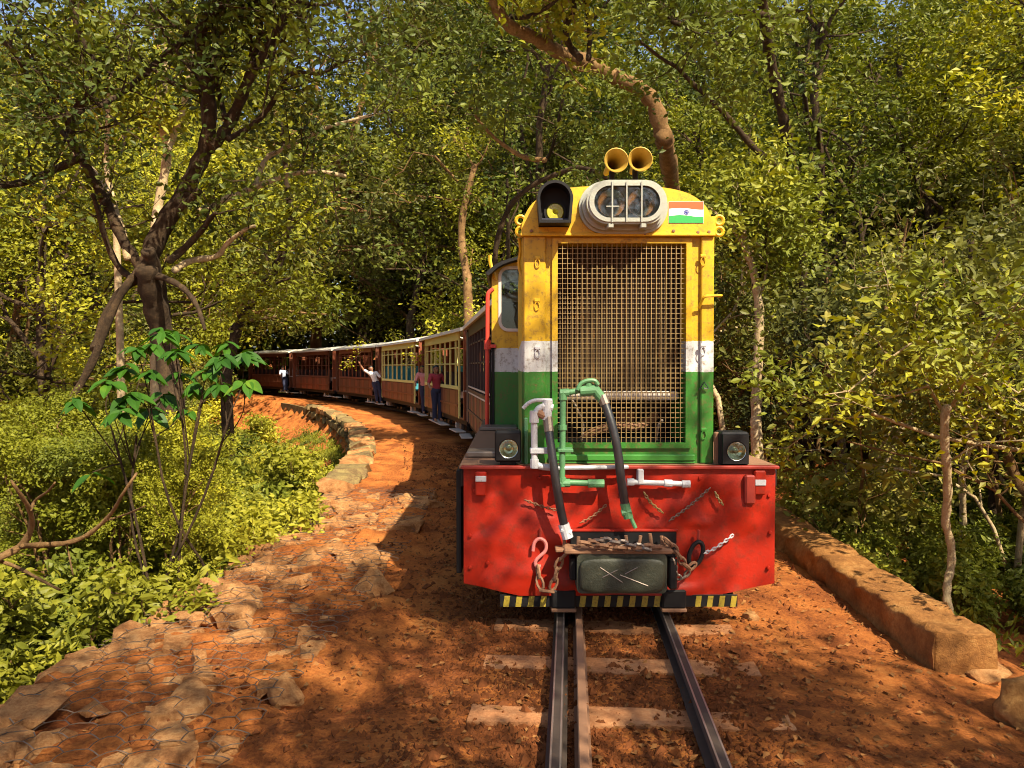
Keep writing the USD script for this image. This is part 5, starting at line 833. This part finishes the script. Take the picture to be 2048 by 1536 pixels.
hero('bare_shrub', 'bare branching orange-brown stems reaching in from the left edge', [('stem', 'bark_tan', [([(-40, 1135), (0, 1115), (47, 1091), (66, 1052), (60, 1017), (39, 986), (23, 962)], 4.0, 4.2, 20, 5), ([(62, 1020), (68, 1001), (98, 982), (110, 965)], 4.1, 4.2, 7, 4), ([(44, 1092), (98, 1089), (133, 1087), (176, 1072), (219, 1033), (234, 1009), (246, 986), (273, 947)], 4.0, 4.4, 13, 5), ([(215, 1040), (250, 1030), (290, 1012)], 4.3, 4.4, 5, 3), ([(-20, 1112), (0, 1122), (35, 1134), (78, 1158), (120, 1180)], 4.0, 4.1, 10, 5), ([(133, 1087), (140, 1120), (146, 1150)], 4.1, 4.1, 4, 3)])], cat='shrub', seed=10)
# leafy sapling with large glossy leaves
rb = np.random.default_rng(31); t = thing('broadleaf_sapling', 'sapling with large glossy bright green leaves on the slope, left of the coaches', 'sapling')
ros = [(300, 690, 8, 1), (350, 702, 8, 1), (395, 690, 6, .9), (440, 712, 7, .9), (490, 708, 8, 1.1), (488, 765, 7, 1.05), (210, 765, 7, 1.1), (260, 790, 8, 1.2), (330, 790, 7, 1.15), (300, 745, 7, 1), (390, 775, 7, 1.05), (372, 822, 5, 1), (250, 735, 7, 1), (185, 945, 2, 1.3), (440, 770, 6, .9), (150, 800, 5, 1), (320, 665, 7, 1), (275, 700, 6, .9), (240, 820, 6, 1.1), (360, 745, 7, 1), (455, 690, 6, 1), (415, 740, 6, .9), (300, 820, 6, 1.15), (345, 665, 5, 1)]
base = at(330, 1010, 5.9); base[2] = -.75
sm = MB(); pos, ax, nr, Ls = [], [], [], []
cen = [at(px, py, 5.5 + .8 * rb.random()) for px, py, n, s in ros]; mains = []
for g in np.array_split(np.argsort([c[0] for c in cen]), 6):
    mid = np.mean([cen[i] for i in g], 0) - [0, 0, .28]; b0 = base + rb.normal(size=3) * [.12, .12, 0]; main = chaikin([b0, b0 + [.1 * rb.normal(), .1 * rb.normal(), .5], (b0 + mid) / 2 + [.12 * rb.normal(), .1 * rb.normal(), .25], mid], 2); sm.tube(main, np.linspace(.015, .008, len(main)), 5)
    for i in g: p = main[-1 - int(rb.integers(0, 5))]; tw_ = chaikin([p, (p + cen[i]) / 2 + rb.normal(size=3) * .04, cen[i]], 2); sm.tube(tw_, np.linspace(.006, .0035, len(tw_)), 4)
for (px, py, n, s), c in zip(ros, cen):
    n = int(n * 1.4)
    for k in range(n):
        a = 6.283 * (k + rb.random() * .5) / n; pos.append(c + rb.normal(size=3) * .015); ax.append([math.cos(a), math.sin(a), -.15 - .55 * rb.random()]); nr.append([.3 * rb.normal(), .3 * rb.normal() - .25, 1]); Ls.append(.142 * s * (.75 + .5 * rb.random()))
obj('stem', sm, M['bark'], t, smooth=True)
for k in range(len(pos)):
    a0 = unit(ax[k]); sd = unit(np.cross(nr[k], a0)); nn = np.cross(a0, sd); L = Ls[k]; u = np.linspace(0, 1, 7); wv = .25 * L * np.sin(np.pi * u ** .8) ** .9; ctr = pos[k] + np.outer(u, a0) * L - np.outer(u ** 2, [0, 0, 1]) * L * .22
    v = np.vstack([ctr, ctr + wv[:, None] * sd + (wv * .3)[:, None] * nn, ctr - wv[:, None] * sd + (wv * .3)[:, None] * nn]); f = []
    for i in range(6): f += [[i, i + 1, 8 + i], [i, 8 + i, 7 + i], [i, 14 + i, 15 + i], [i, 15 + i, i + 1]]
    obj('leaf', (v, np.array(f)), M['leaf_big'], t)
# ground cover and the far wood
rg = np.random.default_rng(41); n = 80000; xs, ys = rg.uniform(-16, 16, n), 2 + 30 * rg.random(n) ** 1.4; dd, _ = lateral(xs, ys); keep = (dd < -3.3) | (dd > 2.75); keep &= (meshkit.fbm(np.stack([xs * .8, ys * .8, 0 * xs], 1), 3, 2) > np.where((dd < -3.3) & (dd > -5.5) & (ys > 8), .36, .42)); xs, ys = xs[keep], ys[keep]
pos = np.column_stack([xs, ys, height(xs, ys) + .02 + .10 * rg.random(len(xs))]); ax = rg.normal(size=(len(xs), 3)); ax[:, 2] = np.abs(ax[:, 2]) + .2; nr = rg.normal(size=(len(xs), 3)) * .6 + [0, -.3, 1]
n2 = 42000; s2, o2 = rg.uniform(7.5, 30, n2), -3.25 - 4.5 * rg.random(n2) ** 1.2; xy2, _ = track(s2, o2); k2 = meshkit.fbm(np.column_stack([xy2 * 1.3, 0 * s2]), 3, 12) > .40; xy2 = xy2[k2]; p2 = np.column_stack([xy2, height(xy2[:, 0], xy2[:, 1]) + .01])
a2 = rg.normal(size=(len(p2), 3)) * .6; a2[:, 2] = 1.0; pos, ax, nr = np.vstack([pos, p2]), np.vstack([ax, a2]), np.vstack([nr, rg.normal(size=(len(p2), 3)) + [0, -.5, .3]]); xs = np.zeros(len(pos))
tag(obj('ground_cover', leaves_mesh(pos, ax, nr, .06 + .08 * rg.random(len(xs)), .010 + .014 * rg.random(len(xs))), M['leaf_bush']), 'low yellow-green grass and creeping leaves on the forest floor', 'ground cover', kind='stuff')
rf_ = np.random.default_rng(42); n = 60000; a = rf_.uniform(-.95, .85, n); rad = 58 + 14 * rf_.random(n); hmax = 15 + 9 * meshkit.fbm(np.stack([a * 9, 0 * a, 0 * a], 1), 3, 4); hz_ = hmax * rf_.random(n) ** .9
pos = np.column_stack([rad * np.sin(a), rad * np.cos(a), hz_ - 1]); q = meshkit.fbm(pos * .22, 3, 7); k = q > .30; pos = pos[k]; m_ = len(pos)
tag(obj('far_wood', leaves_mesh(pos, rf_.normal(size=(m_, 3)), rf_.normal(size=(m_, 3)) + [0, -.6, .6], .75 + .6 * rf_.random(m_), .22 + .15 * rf_.random(m_)), M['leaf_green']), 'distant wooded hillside closing the view behind everything', 'wood', kind='stuff')
